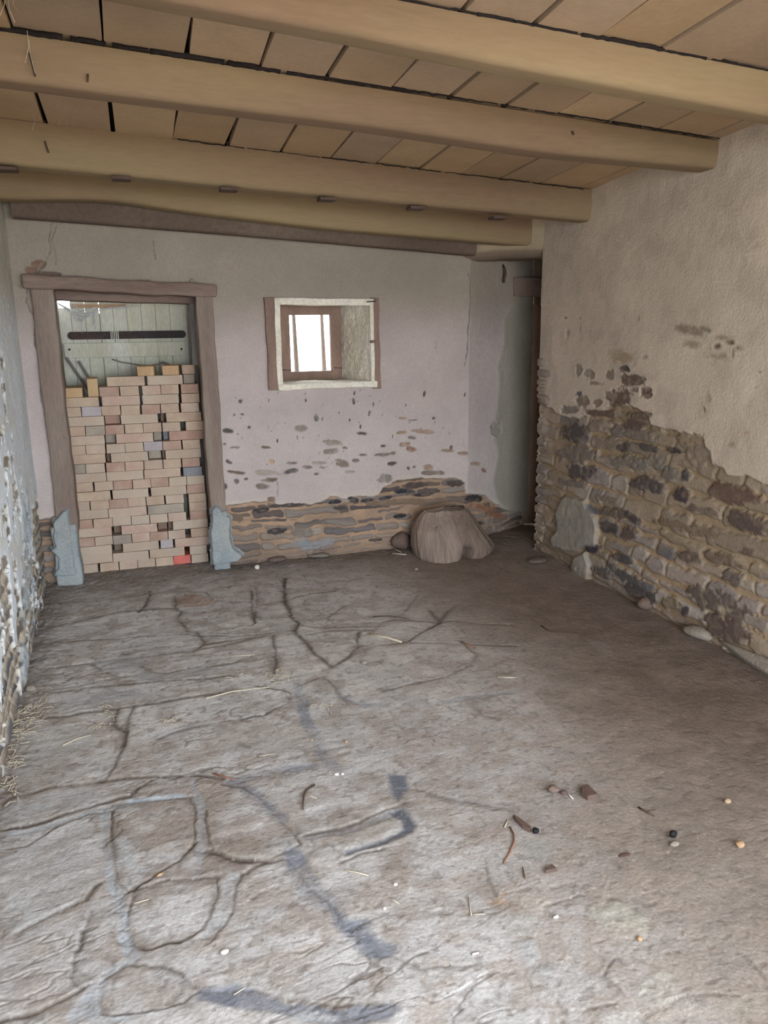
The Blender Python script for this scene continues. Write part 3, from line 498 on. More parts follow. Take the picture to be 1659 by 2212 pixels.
# quoin stones up the free corner by the doorway
zq = .10; rq = np.random.RandomState(12); quo = np.zeros(V.shape)
for (ya, yb) in [(355,415),(420,475),(480,520),(522,560),(562,632),(636,690),(705,805),(818,875),(880,918),(925,972),(978,1042),(1050,1102),(1108,1170),(1175,1215),(1220,1275),(1282,1330),(1336,1380),(1390,1450),(1455,1510)]:
    za = cv7(70, yb)[1]; zb = cv7(70, ya)[1]; zm = .5 * (za + zb); hz = .5 * (zb - za); wl = rq.uniform(.13, .26)
    s = (V - RIGHT_END - .02) / wl; t = (Z - zm) / hz; r = (np.abs(np.clip(s, -2, 2)) ** 3 + np.abs(t) ** 3) ** (1 / 3) + .3 * (nm - .5)
    w = sm(1.02, .82, r) * (V < RIGHT_END + .3); cc = [rgb(150,138,126), rgb(142,126,116), rgb(134,124,120), rgb(156,140,124)][rq.randint(4)]
    cc = np.asarray(cc) * (.85 + .3 * fbm(V * 30, Z * 40, 441, 3))[..., None]
    C = mixc(C, cc, w * .8 * sm(1.95, 1.2, Z)); quo = np.maximum(quo, sm(1.05, .55, r) * (V < RIGHT_END + .3))
H = H + .020 * quo - .006 * sm(.2, 0, np.abs(V - RIGHT_END)) * (Z < 1.75)
# grey cement daubs low on the corner
for pts in ([(215,1160),(330,1190),(345,1240),(390,1290),(402,1345),(388,1450),(330,1462),(280,1482),(150,1470),(130,1420),(170,1350),(165,1260)], [(270,1520),(330,1490),(352,1560),(342,1650),(290,1662),(250,1590)]):
    d = poly_sd(V + .03 * (nm - .5), Z + .03 * (nm - .5), [cv7(*p) for p in pts]); g = sm(-.01, .012, d)
    C = mixc(C, rgb(156, 152, 144) * (.82 + .36 * nm)[..., None], g * (.6 + .35 * sm(.35, .55, nf))); H = H * (1 - g) + (.034 + .008 * nf) * g
C = mixc(C, rgb(206, 188, 162), .6 * sm(.55, .7, nf) * sm(-.03, .0, polyline_dist(V, Z, [cv7(*p) for p in [(1000,1810),(1100,1840),(1260,1900)]]) * -1 + .02))
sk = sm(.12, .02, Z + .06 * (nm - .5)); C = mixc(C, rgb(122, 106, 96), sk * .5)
on = sm(RIGHT_END - .03, RIGHT_END + .03, V); H0 = H - .028
Px = np.where(V <= RIGHT_END, RIGHT_X, RIGHT_X + (V - RIGHT_END)); Py = np.where(V <= RIGHT_END, V, RIGHT_END)
P = np.stack([Px - (1 - on) * H0, Py + on * H0, Z], -1)
vcc = .5 * (vs[:-1] + vs[1:]); zcc = .5 * (zs2[:-1] + zs2[1:]); VC, ZC2 = np.meshgrid(vcc, zcc, indexing='ij')
keep = ~((VC > -1.0) & (VC < 1.35) & (ZC2 > .95) & (ZC2 < 2.15))  # unseen opening added here to light the left wall and floor
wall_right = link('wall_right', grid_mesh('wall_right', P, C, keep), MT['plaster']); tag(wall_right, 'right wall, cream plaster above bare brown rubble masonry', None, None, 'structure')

# ------------------------------------------------------------------ LEFT WALL
vs = np.concatenate([np.linspace(-1.75, 2.1, 30), np.arange(2.12, 5.32, .006)])
zs3 = np.arange(-.04, 2.75, .006)
V, Z = np.meshgrid(vs, zs3, indexing='ij')
nb = fbm(V * 3, Z * 3, 601, 4); nf = fbm(V * 24, Z * 24, 605, 4); nm = fbm(V * 8, Z * 11, 608, 4)
Cp = np.ones(V.shape + (3,)) * rgb(218, 224, 230)
Cp = mixc(Cp, rgb(176, 168, 150), sm(1.55, 2.0, Z + .2 * (nb - .5)) * .85)
Cp = mixc(Cp, rgb(212, 204, 190), .4 * sm(.5, .65, nm)); Cp *= (.92 + .16 * nb)[..., None]
Hp = .026 + .012 * (nb - .5) + .006 * (nf - .5)
D, ID = rubble(V, Z, 900, (.05, .10), (.10, .30))
Cs = stonecol(ID, np.array([rgb(150, 140, 130), rgb(160, 148, 134), rgb(140, 132, 126), rgb(170, 162, 152)]), 17) * (.84 + .32 * fbm(V * 12, Z * 40, 621, 3))[..., None]
low = sm(.75, .25, Z + .3 * (nb - .5)); Cs = mixc(Cs, stonecol(ID, np.array([rgb(84, 90, 104), rgb(72, 76, 90), rgb(132, 120, 108), rgb(112, 104, 100)]), 18), low * .8)
Cs = mixc(np.ones(Cs.shape) * rgb(188, 178, 162), Cs, sm(.002, .016, D))
Hs = .004 + .012 * sm(0, .02, D) + .008 * nf
nearend = sm(4.75, 5.1, V) * sm(.75, .45, Z)
expo = fbm(V * 9, Z * 11, 650, 5, .6) + .22 * sm(.9, .0, Z) + .05 * sm(1.7, 1.0, Z) - .12 * sm(1.5, 2.0, Z) + .5 * nearend - .25 * sm(4.3, 4.7, V) * sm(.5, .9, Z)
pm = sm(.015, -.015, expo - .605)
C = mixc(Cs, Cp, pm); H = Hs * (1 - pm) + Hp * pm
rr = np.random.RandomState(9)
ellipses(V, Z, [(rr.uniform(2.4, 5.1), rr.uniform(.7, 2.1), rr.uniform(.006, .02), rr.uniform(.006, .016), 0, rgb(104, 96, 90)) for _ in range(160)], lambda a, b: (a, b), 660, C, H, .016)
# blue-grey skim run down to the floor
sk = sm(-.02, .03, poly_sd(V + .05 * (nm - .5), Z + .05 * (nm - .5), [(4.3, .75), (4.7, .8), (4.5, .3), (4.2, .05), (3.6, .0), (3.7, .15), (4.1, .4)], .3)); C = mixc(C, rgb(176, 188, 198), sk * .8 * sm(.35, .55, nm)); H = H * (1 - sk * .5) + (.016 + .012 * nf) * sk
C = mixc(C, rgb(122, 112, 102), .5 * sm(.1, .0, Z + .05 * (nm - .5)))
P = np.stack([-.58 - .03 * (V - 2.7) + H - .026, V, Z], -1)
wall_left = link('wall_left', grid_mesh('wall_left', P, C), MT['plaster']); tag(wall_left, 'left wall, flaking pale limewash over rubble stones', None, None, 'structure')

# ------------------------------------------------------------------ rest of the shell (behind the camera, beyond the doorway)
def flat_shell(name, boxes, col, label):
    bm = bmesh.new()
    for b in boxes: add_box(bm, *b)
    me = bm_mesh(name, bm, False); n = len(me.vertices)
    a = me.color_attributes.new('Col', 'FLOAT_COLOR', 'POINT'); a.data.foreach_set('color', np.tile(np.append(col, 1), (n, 1)).astype(np.float32).ravel())
    return tag(link(name, me, MT['plaster']), label, None, None, 'structure')
OPX0, OPX1, OPZ = -.58, 2.3, 2.35
FWY = -1.3
flat_shell('wall_front', [(-.9, OPX0, FWY - .35, FWY, -.05, 3.1), (OPX1, 3.1, FWY - .35, FWY, -.05, 3.1), (OPX0, OPX1, FWY - .35, FWY, OPZ, 3.1)], rgb(180, 166, 148), 'plastered front wall around the open entrance behind the viewpoint')
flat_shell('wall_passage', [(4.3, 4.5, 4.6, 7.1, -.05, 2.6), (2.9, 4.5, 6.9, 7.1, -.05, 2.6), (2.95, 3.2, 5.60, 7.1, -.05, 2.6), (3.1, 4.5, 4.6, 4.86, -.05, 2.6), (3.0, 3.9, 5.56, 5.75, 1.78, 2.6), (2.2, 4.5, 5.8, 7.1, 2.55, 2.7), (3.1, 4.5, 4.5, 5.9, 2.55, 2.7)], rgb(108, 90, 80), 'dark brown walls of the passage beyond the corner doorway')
flat_shell('ground', [(-14, 14, -16, FWY - .36, -.12, -.02), (-14, 14, 5.95, 20, -.12, -.02), (3.2, 14, FWY - .36, 4.4, -.12, -.02), (-14, -.95, FWY - .36, 5.95, -.12, -.02)], rgb(164, 154, 140), 'gravel ground outside the building').data.materials[0] = MT['ground']

flat_shell('trim_2', [(2.965, 3.9, 5.50, 5.555, 1.945, 2.52)], rgb(150, 134, 120), 'plaster infill above the lintel of the corner doorway')
# ceiling: tiles between the beams with open dark gaps
bm = bmesh.new(); cols = []
edges = [-.86, -.59, -.31, -.01, .278, .545, .81, 1.088, 1.345, 1.595, 1.846, 2.10, 2.36, 2.62, 2.90, 3.2]
rr = np.random.RandomState(3)
bays = [(-1.8, -.7), (-.7, .3), (.3, 1.2), (1.2, 1.9), (1.9, 2.62), (2.62, 3.32), (3.32, 4.39), (4.39, 5.0), (5.0, 5.9)]
for (ya, yb) in bays:
    for xa, xb in zip(edges[:-1], edges[1:]):
        g = rr.uniform(.004, .011); sk = rr.uniform(-.01, .01); zj = rr.uniform(-.004, .008)
        nv0 = len(bm.verts); q = []
        for zz in (0, .035):
            for (x, y, s) in ((xa + g, ya, -1), (xb - g, ya, -1), (xb - g, yb, 1), (xa + g, yb, 1)):
                q.append(bm.verts.new((x + sk * s, y, ceil_z(x, y) + zz + zj)))
        for f in ((0, 1, 2, 3), (7, 6, 5, 4), (0, 4, 5, 1), (1, 5, 6, 2), (2, 6, 7, 3), (3, 7, 4, 0)): bm.faces.new([q[k] for k in f])
        c = [rgb(174, 150, 124), rgb(180, 156, 126), rgb(168, 146, 124), rgb(176, 150, 120)][rr.randint(4)] * rr.uniform(.88, 1.08); cols += [c] * 8
n0 = len(bm.verts)
q = [bm.verts.new((x, y, ceil_z(x, y) + .06)) for x, y in ((-1, -1.9), (3.6, -1.9), (3.6, 6.0), (-1, 6.0))]; bm.faces.new(q)  # dark cover sheet added above the tiles to block light
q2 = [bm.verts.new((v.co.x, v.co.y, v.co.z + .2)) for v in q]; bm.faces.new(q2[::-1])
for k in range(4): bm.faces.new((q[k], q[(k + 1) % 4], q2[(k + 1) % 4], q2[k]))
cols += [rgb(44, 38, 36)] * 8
ceiling = link('ceiling', bm_mesh('ceiling', bm, False, np.array(cols)), MT['boards']); tag(ceiling, 'ochre ceiling tiles laid between the beams', None, None, 'structure')

# ------------------------------------------------------------------ beams
def beam(name, yf, w, bot, label, mat, top_off=.0, x0=-.75, x1=2.86, seed=0, ridge=.006):
    """bot: points (px,py) along the lower edge, measured on the plane of its far bottom edge"""
    pts = np.array([[*hit(px, py, (0, 1, 0), yf + w)] for px, py in bot]); o = np.argsort(pts[:, 0]); bx = pts[o, 0]; bzv = pts[o, 2]
    s0 = (bzv[-1] - bzv[0]) / (bx[-1] - bx[0])
    bx = np.concatenate([[bx[0] - 2], bx, [bx[-1] + 2]]); bzv = np.concatenate([[bzv[0] - 2 * s0], bzv, [bzv[-1] + 2 * s0]])
    xs_ = np.linspace(x0, x1, 120); rrs = np.random.RandomState(seed)
    zb = np.interp(xs_, bx, bzv); zb = np.convolve(np.pad(zb, 5, 'edge'), np.ones(11) / 11, 'valid')
    tt = np.linspace(0, 1, 40)
    P = np.zeros((len(xs_), 28, 3))
    for i, x in enumerate(xs_):
        zt = ceil_z(x, yf) + top_off; b = zb[i]; r = min(.032, .3 * (zt - b))
        prof = [(yf, zt), (yf - .002, zt - .25 * (zt - b)), (yf - .004, b + .5 * (zt - b)), (yf - .002, b + r * 1.6)]
        for k in range(10): a = math.pi / 2 * k / 9; prof.append((yf + r - r * math.cos(a), b + r - r * math.sin(a)))
        for k in range(10): a = math.pi / 2 * k / 9; prof.append((yf + w - r + r * math.sin(a), b + r - r * math.cos(a)))
        prof += [(yf + w, b + r * 1.6), (yf + w, b + .6 * (zt - b)), (yf + w, zt), (yf, zt)]
        for k, (y, z) in enumerate(prof):
            P[i, k] = (x, y, z)
    nz = fbm(P[..., 0] * 2.2 + 10, P[..., 1] * 4 + P[..., 2] * 5, 800 + seed, 3) - .5
    P[..., 1] += ridge * 1.6 * nz; P[..., 2] += ridge * nz * (np.arange(28) < 25) * (np.arange(28) > 0)
    me = grid_mesh(name, P)
    ob = link(name, me, mat); tag(ob, label, 'beam', 'ceiling beams', 'thing'); return ob
b1 = beam('ceiling_beam', 2.55, .13, [(180, 0), (440, 50), (750, 105), (1080, 170), (1659, 275)], 'wide ochre ceiling beam nearest the viewer, crossing the top edge', MT['beam'], seed=1, top_off=-.006)
b2 = beam('ceiling_beam', 3.25, .15, [(0, 195), (400, 245), (740, 285), (1150, 345), (1545, 380)], 'second ochre ceiling beam from the viewer, with a square end at the right wall', MT['beam'], top_off=-.012, seed=2)
b3 = beam('ceiling_beam', 4.32, .15, [(0, 365), (480, 412), (900, 452), (1280, 487)], 'third ochre ceiling beam from the viewer, with dark wood shims along its lower edge', MT['beam'], seed=3)
b4 = beam('ceiling_beam', 4.93, .15, [(15, 440), (230, 438), (370, 460), (700, 500), (1035, 528)], 'wavy-edged ochre ceiling beam nearest the back wall', MT['beam'], seed=4)
wp = beam('wall_beam', 5.095, .11, [(25, 474), (500, 510), (1035, 557)], 'dark grey-brown timber plate lying along the top of the back wall', MT['darkwood'], x0=-.60, x1=2.30, seed=5, top_off=-.012)
wp['category'] = 'timber'
del wp['group']
def child(o, par): o.parent = par; return o
def seam(par, yf, xa, xb, r, seed):       # dark strip added where the tiles bear on the beam
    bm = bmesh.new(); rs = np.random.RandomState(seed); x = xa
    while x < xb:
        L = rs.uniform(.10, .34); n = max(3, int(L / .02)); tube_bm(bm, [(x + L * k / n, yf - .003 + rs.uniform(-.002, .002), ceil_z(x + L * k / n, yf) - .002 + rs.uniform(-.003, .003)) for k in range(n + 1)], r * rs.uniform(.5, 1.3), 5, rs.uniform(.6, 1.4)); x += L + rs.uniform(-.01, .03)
    o = link('dark_seam', bm_mesh('dark_seam', bm, True), MT['hole']); o.parent = par; o['label'] = 'dark strip along the top of the beam'
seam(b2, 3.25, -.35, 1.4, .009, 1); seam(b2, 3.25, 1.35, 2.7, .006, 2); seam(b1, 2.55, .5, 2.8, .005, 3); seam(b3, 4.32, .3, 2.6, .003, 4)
# nails and shims that sit in the beams
def front_pt(px, py, y): p = hit(px, py, (0, 1, 0), y); return Vector(p)
for par, y, a, b in ((b2, 3.235, (64, 115), (76, 165)), (b2, 3.235, (190, 160), (189, 177)), (b3, 4.305, (97, 305), (105, 330)), (b2, 3.235, (1236, 283), (1240, 291))):
    child(tube_obj('nail', [front_pt(*a, y), front_pt(*b, y)], .004, MT['iron'], None), par)
for px, py in ((262, 386), (495, 410), (708, 431), (902, 450), (1080, 471), (15, 366)):
    p = front_pt(px, py, 4.33); o = box_obj('shim', (p.x - .045, p.x + .045, 4.315, 4.40, p.z - .004, p.z + .012), MT['shim'], None, .002); child(o, b3)
# ------------------------------------------------------------------ plaster lump over the corner doorway
n = 40; m = 26; P = np.zeros((n, m, 3)); A0 = np.array([2.20, 5.26]); A1 = np.array([2.78, 4.86]); dv = A1 - A0; nv = np.array([dv[1], -dv[0]]); nv /= np.linalg.norm(nv)
if nv[1] > 0: nv = -nv
zl = [onback(1020, 585)[1] + .03, 2.03]
for i in range(n):
    t = i / (n - 1); c = A0 + dv * t; zb = 2.045 + .035 * math.sin(t * 2.6) ; zt = 2.42
    for k in range(m):
        s = k / (m - 1)
        if s < .4: q = s / .4; off, z = .03 + .0 * q, zt + (zb + .12 - zt) * q
        elif s < .75: a = (s - .4) / .35 * math.pi / 2; off, z = .03 - .14 * (1 - math.cos(a)), zb + .12 - .12 * math.sin(a)
        else: q = (s - .75) / .25; off, z = -.11 - .32 * q, zb + .01 * q
        P[i, k] = (c[0] + nv[0] * off, c[1] + nv[1] * off, z)
nz = fbm(P[..., 0] * 8, P[..., 2] * 8 + P[..., 1] * 5, 910, 3) - .5; P[..., 2] += .02 * nz; P[..., 1] -= .02 * nz
Cc = np.ones((n, m, 3)) * rgb(172, 156, 132) * (.9 + .25 * nz)[..., None]
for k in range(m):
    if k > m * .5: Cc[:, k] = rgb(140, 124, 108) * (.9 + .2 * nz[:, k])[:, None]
tag(link('trim_1', grid_mesh('trim_1', P, Cc), MT['plaster']), 'rounded plaster haunch bridging the corner above the dark doorway', None, None, 'structure')
p0 = front_pt(1112, 600, 5.44); p1 = front_pt(1175, 640, 5.44)
lb = box_obj('door_lintel', (p0.x - .01, p1.x + .25, 5.42, 5.552, p1.z, p0.z), MT['lintelwood'], None, .006, .004, 4); tag(lb, 'short brown timber lintel over the dark corner doorway', 'lintel', None, 'thing')
rt = front_pt(1092, 592, 5.30)
q = hit(1090, 588, (SPN[0], SPN[1], 0), SPN @ SP0 + .03); 
tag(tube_obj('dangling_root', [q + np.array(v) for v in ((0, .03, .05), (0, .0, .02), (.004, -.004, -.01), (-.004, -.004, -.045), (-.008, -.005, -.075))], .011, MT['twig'], None, taper=.8), 'thick dark root end dangling from plaster beside the corner doorway', 'root')

# ------------------------------------------------------------------ DOOR with timber frame
door = empty('door_1', (0, 5.5, 0)); tag(door, 'old pale plank door in a heavy timber frame, blocked by stacked bricks', None, None, 'structure')
def D_box(name, dims, mat, **k): return box_obj(name, dims, mat, door, **k)
D_box('jamb', (-.562, -.435, 5.195, 5.36, .34, 1.875), MT['post'], bev=.012, wob=.006, cuts=14, seed=1)
D_box('jamb', (.405, .512, 5.195, 5.36, .36, 1.835), MT['post'], bev=.010, wob=.005, cuts=14, seed=2)
D_box('lintel', (-.60, .54, 5.17, 5.40, 1.845, 1.925), MT['lintelwood'], bev=.014, wob=.007, cuts=14, skew=-.05, seed=3)
D_box('head_board', (-.50, .46, 5.40, 5.62, 1.80, 1.865), MT['lintelwood'], bev=.005, wob=.003, cuts=10, skew=-.03, seed=4)
D_box('frame_stile', (-.56, -.488, 5.39, 5.72, .0, 1.84), MT['greypost'], bev=.006, wob=.003, cuts=10, seed=5)
D_box('frame_stile', (.435, .52, 5.39, 5.72, .0, 1.83), MT['greypost'], bev=.006, wob=.003, cuts=10, seed=6)
D_box('frame_stile', (.375, .432, 5.68, 5.74, .0, 1.83), MT['greypost'], bev=.006, wob=.003, cuts=10, seed=16)
D_box('frame_stile', (-.50, -.456, 5.42, 5.70, 1.25, 1.84), MT['greypost'], bev=.004, wob=.003, cuts=8, seed=17)
D_box('frame_stile', (.374, .432, 5.44, 5.52, 1.385, 1.83), MT['greypost'], bev=.004, wob=.003, cuts=8, seed=18)
# leaf: boards with gaps between them, one panel
bm = bmesh.new(); bxs = [-.478, -.385, -.295, -.205, -.115, -.025, .07, .165, .26, .376]
for xa, xb in zip(bxs[:-1], bxs[1:]):
    top = 1.775 + random.uniform(-.004, .004) + (.06 if xa > -.39 else 0); add_box(bm, xa + (.004 if xa == -.205 else .0008), xb - .0008, 5.755, 5.780, .0, top, .002, 1)
add_box(bm, -.19, .52, 5.7805, 5.80, .0, 1.84)
add_box(bm, -.56, -.19, 5.7805, 5.80, .0, 1.74)
leaf = link('door_leaf', bm_mesh('door_leaf', bm), MT['door'], door); leaf.matrix_parent_inverse = Matrix.Translation((0, -5.5, 0))
def bx3(px0, px1, py0, py1, y): a = front_pt(px0, py0, y); b = front_pt(px1, py1, y); return a.x, b.x, b.z, a.z
box_obj('top_board', (-.385, -.03, 5.742, 5.754, 1.772, 1.798), MT['pebble'], door, .002)
x0, x1, z0, z1 = bx3(137, 402, 742, 768, 5.74)
o = box_obj('rail', (x0, x1, 5.728, 5.755, z0, z1), MT['door'], door, .004)
for px, py in ((150, 755), (392, 754)):
    p = front_pt(px, py, 5.726); tube_obj('nail', [(p.x, 5.729, p.z), (p.x, 5.719, p.z)], .008, MT['iron'], door)
# iron strap bar
bm = bmesh.new(); x0, x1, z0, z1 = bx3(145, 402, 717, 730, 5.74); n = 26; ring = []
for k in range(n):
    a = 2 * math.pi * k / n; r = (z1 - z0) / 2; c = x0 + r if math.cos(a) < 0 else x1 - r
    ring.append((c + r * math.cos(a), (z0 + z1) / 2 + r * math.sin(a)))
f0 = [bm.verts.new((x, 5.742, z)) for x, z in ring]; f1 = [bm.verts.new((x, 5.756, z)) for x, z in ring]
bm.faces.new(f0); bm.faces.new(f1[::-1])
for k in range(n): bm.faces.new((f0[k], f0[(k + 1) % n], f1[(k + 1) % n], f1[k]))
strap = link('strap_bar', bm_mesh('strap_bar', bm), MT['iron'], door); strap.matrix_parent_inverse = Matrix.Translation((0, -5.5, 0)); strap['label'] = 'dark rounded bar across the pale planks'
for k in range(5):      # pale tie turns round the bar
    p = front_pt(240 + k * 3.8, 724, 5.738); o = box_obj('tie', (p.x - .0028, p.x + .0028, 5.736, 5.743, z0 - .002, z1 + .004), MT['door'], door, .001)
# two thin diagonal braces behind the bricks
for a, b in (((143, 772), (184, 832)), ((170, 780), (200, 828))):
    p = front_pt(*a, 5.725); q = front_pt(*b, 5.725); bm = bmesh.new(); tube_bm(bm, [p, q, q + (q - p) * .4], .010, 4)
    o = link('brace', bm_mesh('brace', bm), MT['greypost'], door); o.matrix_parent_inverse = Matrix.Translation((0, -5.5, 0))
# cement footings daubed over the post feet
K3 = crop(100, 1000, 3.95)
D_box('footing_block', (-.60, -.446, 5.17, 5.37, .0, .41), MT['cement'], bev=.015, wob=.008, cuts=6, seed=41)
D_box('footing_block', (.412, .515, 5.17, 5.37, .0, .42), MT['cement'], bev=.015, wob=.008, cuts=6, seed=42)
def relief(name, pts, y, thick, mat, parent, seed):
    pw = [onback(px, py, y) for px, py in pts]; xsr = np.arange(min(p[0] for p in pw) - .02, max(p[0] for p in pw) + .02, .006); zsr = np.arange(min(p[1] for p in pw) - .02, max(p[1] for p in pw) + .02, .006)
    A, B = np.meshgrid(xsr, zsr, indexing='ij'); sd = poly_sd(A + .02 * (fbm(A * 18, B * 18, seed, 3) - .5), B + .02 * (fbm(A * 18, B * 18, seed + 1, 3) - .5), pw, .3)
    h = thick * sm(-.004, .014, sd) + .022 * (fbm(A * 14, B * 14, seed + 2, 4) - .5) * sm(0, .02, sd)
    kc = (sd[:-1, :-1] > -.006)
    P = np.stack([A, y + .05 - h - .0, B], -1); o = link(name, grid_mesh(name, P, None, kc), mat, parent); o.matrix_parent_inverse = Matrix.Translation((0, -5.5, 0)); return o
relief('cement_footing', K3([(135,410),(190,392),(205,520),(222,640),(245,780),(268,965),(62,985),(70,930),(92,900),(88,810),(25,745),(68,705),(52,640),(42,515),(80,480)]), 5.16, .055, MT['cement'], door, 950)
relief('cement_footing', K3([(1408,400),(1440,365),(1490,375),(1520,430),(1580,470),(1572,640),(1600,720),(1680,800),(1640,850),(1560,860),(1410,885),(1398,640)]), 5.16, .055, MT['cement'], door, 960)
# cobweb in the top left of the doorway
bm = bmesh.new(); W = lambda px, py: front_pt(px, py, 5.70)
def strand(pts, r=.0016):
    tube_bm(bm, [W(*p) for p in pts], r, 4)
strand([(125,656),(140,664),(155,672),(175,676),(200,674),(225,668),(275,662)], .003); strand([(128,658),(150,672),(168,690),(176,694),(190,684),(210,672)], .003); strand([(124,654),(150,668),(170,684),(178,690)], .0025); strand([(176,692),(190,680),(205,676),(204,700),(206,710)], .003)
strand([(205,672),(206,690),(203,702)], .004); strand([(140,662),(160,676),(180,682),(200,678)], .003); strand([(170,680),(174,692),(178,692),(184,684)], .004); strand([(150,655),(158,668),(160,660)], .003); strand([(177,692),(176,705),(177,720)], .0012); strand([(235,664),(265,666),(300,660)], .002); strand([(160,660),(175,672),(210,664)], .004)
cw = link('cobweb', bm_mesh('cobweb', bm, True), MT['web']); tag(cw, 'dusty white cobweb sagging across the top left of the doorway', 'cobweb')
bm = bmesh.new(); strand([(242,776),(262,782),(300,788),(325,790),(345,786),(352,781),(366,787)], .004); strand([(345,786),(352,784),(366,788)], .004)
cw2 = link('cobweb', bm_mesh('cobweb', bm, True), MT['greypost']); tag(cw2, 'long grey dusty web strand drooping over pale planks above the bricks', 'cobweb')

# ------------------------------------------------------------------ BRICKS stacked in the doorway
K2 = (100, 760, 4.366); K3c = (100, 1000, 3.95)
# per course from the floor: (crop, [(x0, x1, face, colour)]), face: h end, s side, r set back
CO = [
 (K3c, [(272,440,'h','buff'),(460,620,'h','tan'),(623,778,'h','pink'),(780,930,'h','buff'),(933,1085,'h','tan'),(1087,1232,'h','bright_red'),(1237,1383,'h','buff')]),
 (K3c, [(247,565,'s','buff'),(568,875,'s','buff'),(883,1182,'s','buff'),(1225,1372,'h','buff')]),
 (K3c, [(243,560,'s','buff'),(578,650,'r','shade'),(652,960,'s','buff'),(975,1083,'h','lilac'),(1097,1390,'s','pink')]),
 (K3c, [(247,413,'h','red'),(415,567,'h','buff'),(568,727,'h','grey'),(730,884,'h','pink'),(885,1038,'h','red'),(1040,1187,'h','buff'),(1232,1382,'h','tan')]),
 (K3c, [(232,558,'s','pink'),(572,638,'r','shade'),(640,947,'s','pink'),(950,1033,'r','shade'),(1035,1078,'r','shade'),(1080,1380,'s','buff')]),
 (K3c, [(232,397,'h','red'),(400,565,'h','tan'),(567,725,'h','buff'),(727,881,'h','buff'),(883,1035,'h','buff'),(1040,1195,'h','pink'),(1225,1370,'h','red')]),
 (K3c, [(205,528,'s','buff'),(530,858,'s','pink'),(865,1175,'s','grey'),(1222,1370,'h','tan')]),
 (K3c, [(210,372,'h','buff'),(375,536,'h','tan'),(537,695,'h','red'),(697,851,'h','pink'),(853,1007,'h','tan'),(1018,1173,'h','pink'),(1213,1363,'h','tan')]),
 (K3c, [(220,548,'s','tan'),(565,873,'s','buff'),(893,1195,'s','buff'),(1200,1357,'h','red')]),
 (K3c, [(232,400,'h','tan'),(410,570,'h','buff'),(573,733,'h','red'),(735,890,'h','pink'),(893,1046,'h','red'),(1048,1198,'h','buff'),(1200,1350,'h','buff')]),
 (K3c, [(182,512,'s','buff'),(515,830,'s','buff'),(835,1147,'s','pink'),(1168,1330,'h','blue')]),
 (K2, [(187,370,'h','grey'),(372,553,'h','buff'),(567,744,'h','red'),(746,920,'h','pink'),(922,1097,'h','buff'),(1105,1275,'h','tan'),(1280,1448,'h','red')]),
 (K2, [(182,558,'s','tan'),(567,607,'r','shade'),(608,960,'s','buff'),(962,1085,'r','grey'),(1092,1122,'r','shade'),(1125,1460,'s','buff')]),
 (K2, [(187,370,'h','tan'),(372,555,'h','pink'),(565,741,'h','buff'),(743,916,'h','buff'),(918,1095,'h','lilac'),(1100,1275,'h','red'),(1285,1452,'h','tan')]),
 (K2, [(177,550,'s','pink'),(555,656,'r','grey'),(658,1009,'s','pink'),(1011,1090,'r','grey'),(1100,1154,'r','blue'),(1157,1492,'s','red')]),
 (K2, [(180,368,'h','tan'),(372,555,'h','grey'),(557,735,'h','red'),(738,912,'h','tan'),(914,1087,'h','tan'),(1095,1265,'h','buff'),(1317,1483,'h','tan')]),
 (K2, [(175,545,'s','buff'),(550,700,'r','red'),(702,1053,'s','buff'),(1075,1112,'r','shade'),(1130,1463,'s','tan')]),
 (K2, [(130,328,'h','tan'),(333,520,'h','lilac'),(523,700,'h','tan'),(705,885,'h','tan'),(900,1075,'h','red'),(1078,1250,'h','tan'),(1268,1440,'h','pink')]),
 (K2, [(127,497,'s','tan'),(523,883,'s','pink'),(905,1250,'s','buff'),(1275,1447,'h','tan')]),
 (K2, [(160,340,'h','yellow'),(378,490,'u','yellow'),(497,685,'h','red'),(693,873,'h','tan'),(905,1079,'h','pink'),(1081,1250,'h','tan'),(1268,1435,'h','red')]),
 (K2, [(568,928,'s','tan'),(950,1287,'s','buff'),(1289,1400,'r','grey')]),
 (K2, [(868,1035,'t','yellow'),(1105,1272,'t','yellow'),(1274,1402,'r','tan')])]
CH = .0628; BY = 5.41
ORD = ['first','second','third','fourth','fifth','sixth','seventh','eighth','ninth','tenth','eleventh','twelfth','thirteenth','fourteenth','fifteenth','sixteenth','seventeenth','eighteenth','nineteenth','twentieth','twenty-first','topmost']
CNAME = dict(buff='buff', tan='tan', pink='pinkish', red='reddish', lilac='pale lilac-grey', blue='blue-grey', yellow='yellow-ochre', grey='grey-brown', bright_red='bright red', shade='shadowed brown')
FNAME = dict(h='end-on', s='lengthwise', r='set back', u='stood upright', t='loose end-on')
def make_brick(mesh_name, w, d, h, seed, tilt=0):
    bm = bmesh.new(); add_box(bm, -w / 2, w / 2, -d / 2, d / 2, 0, h, .0028, 2)
    rr = np.random.RandomState(seed); k = rr.randn(8) * .0008
    for v in bm.verts: v.co += Vector((math.sin(v.co.z * 40 + k[0] * 4000) * .0007, math.sin(v.co.x * 25 + k[1] * 4000) * .001, math.sin(v.co.x * 18 + k[2] * 4000) * .0006))
    return bm_mesh(mesh_name, bm)
sd_ = 0
xleft = lambda p, k: hit(p[0] + k / p[2], 1000, (0, 1, 0), BY)
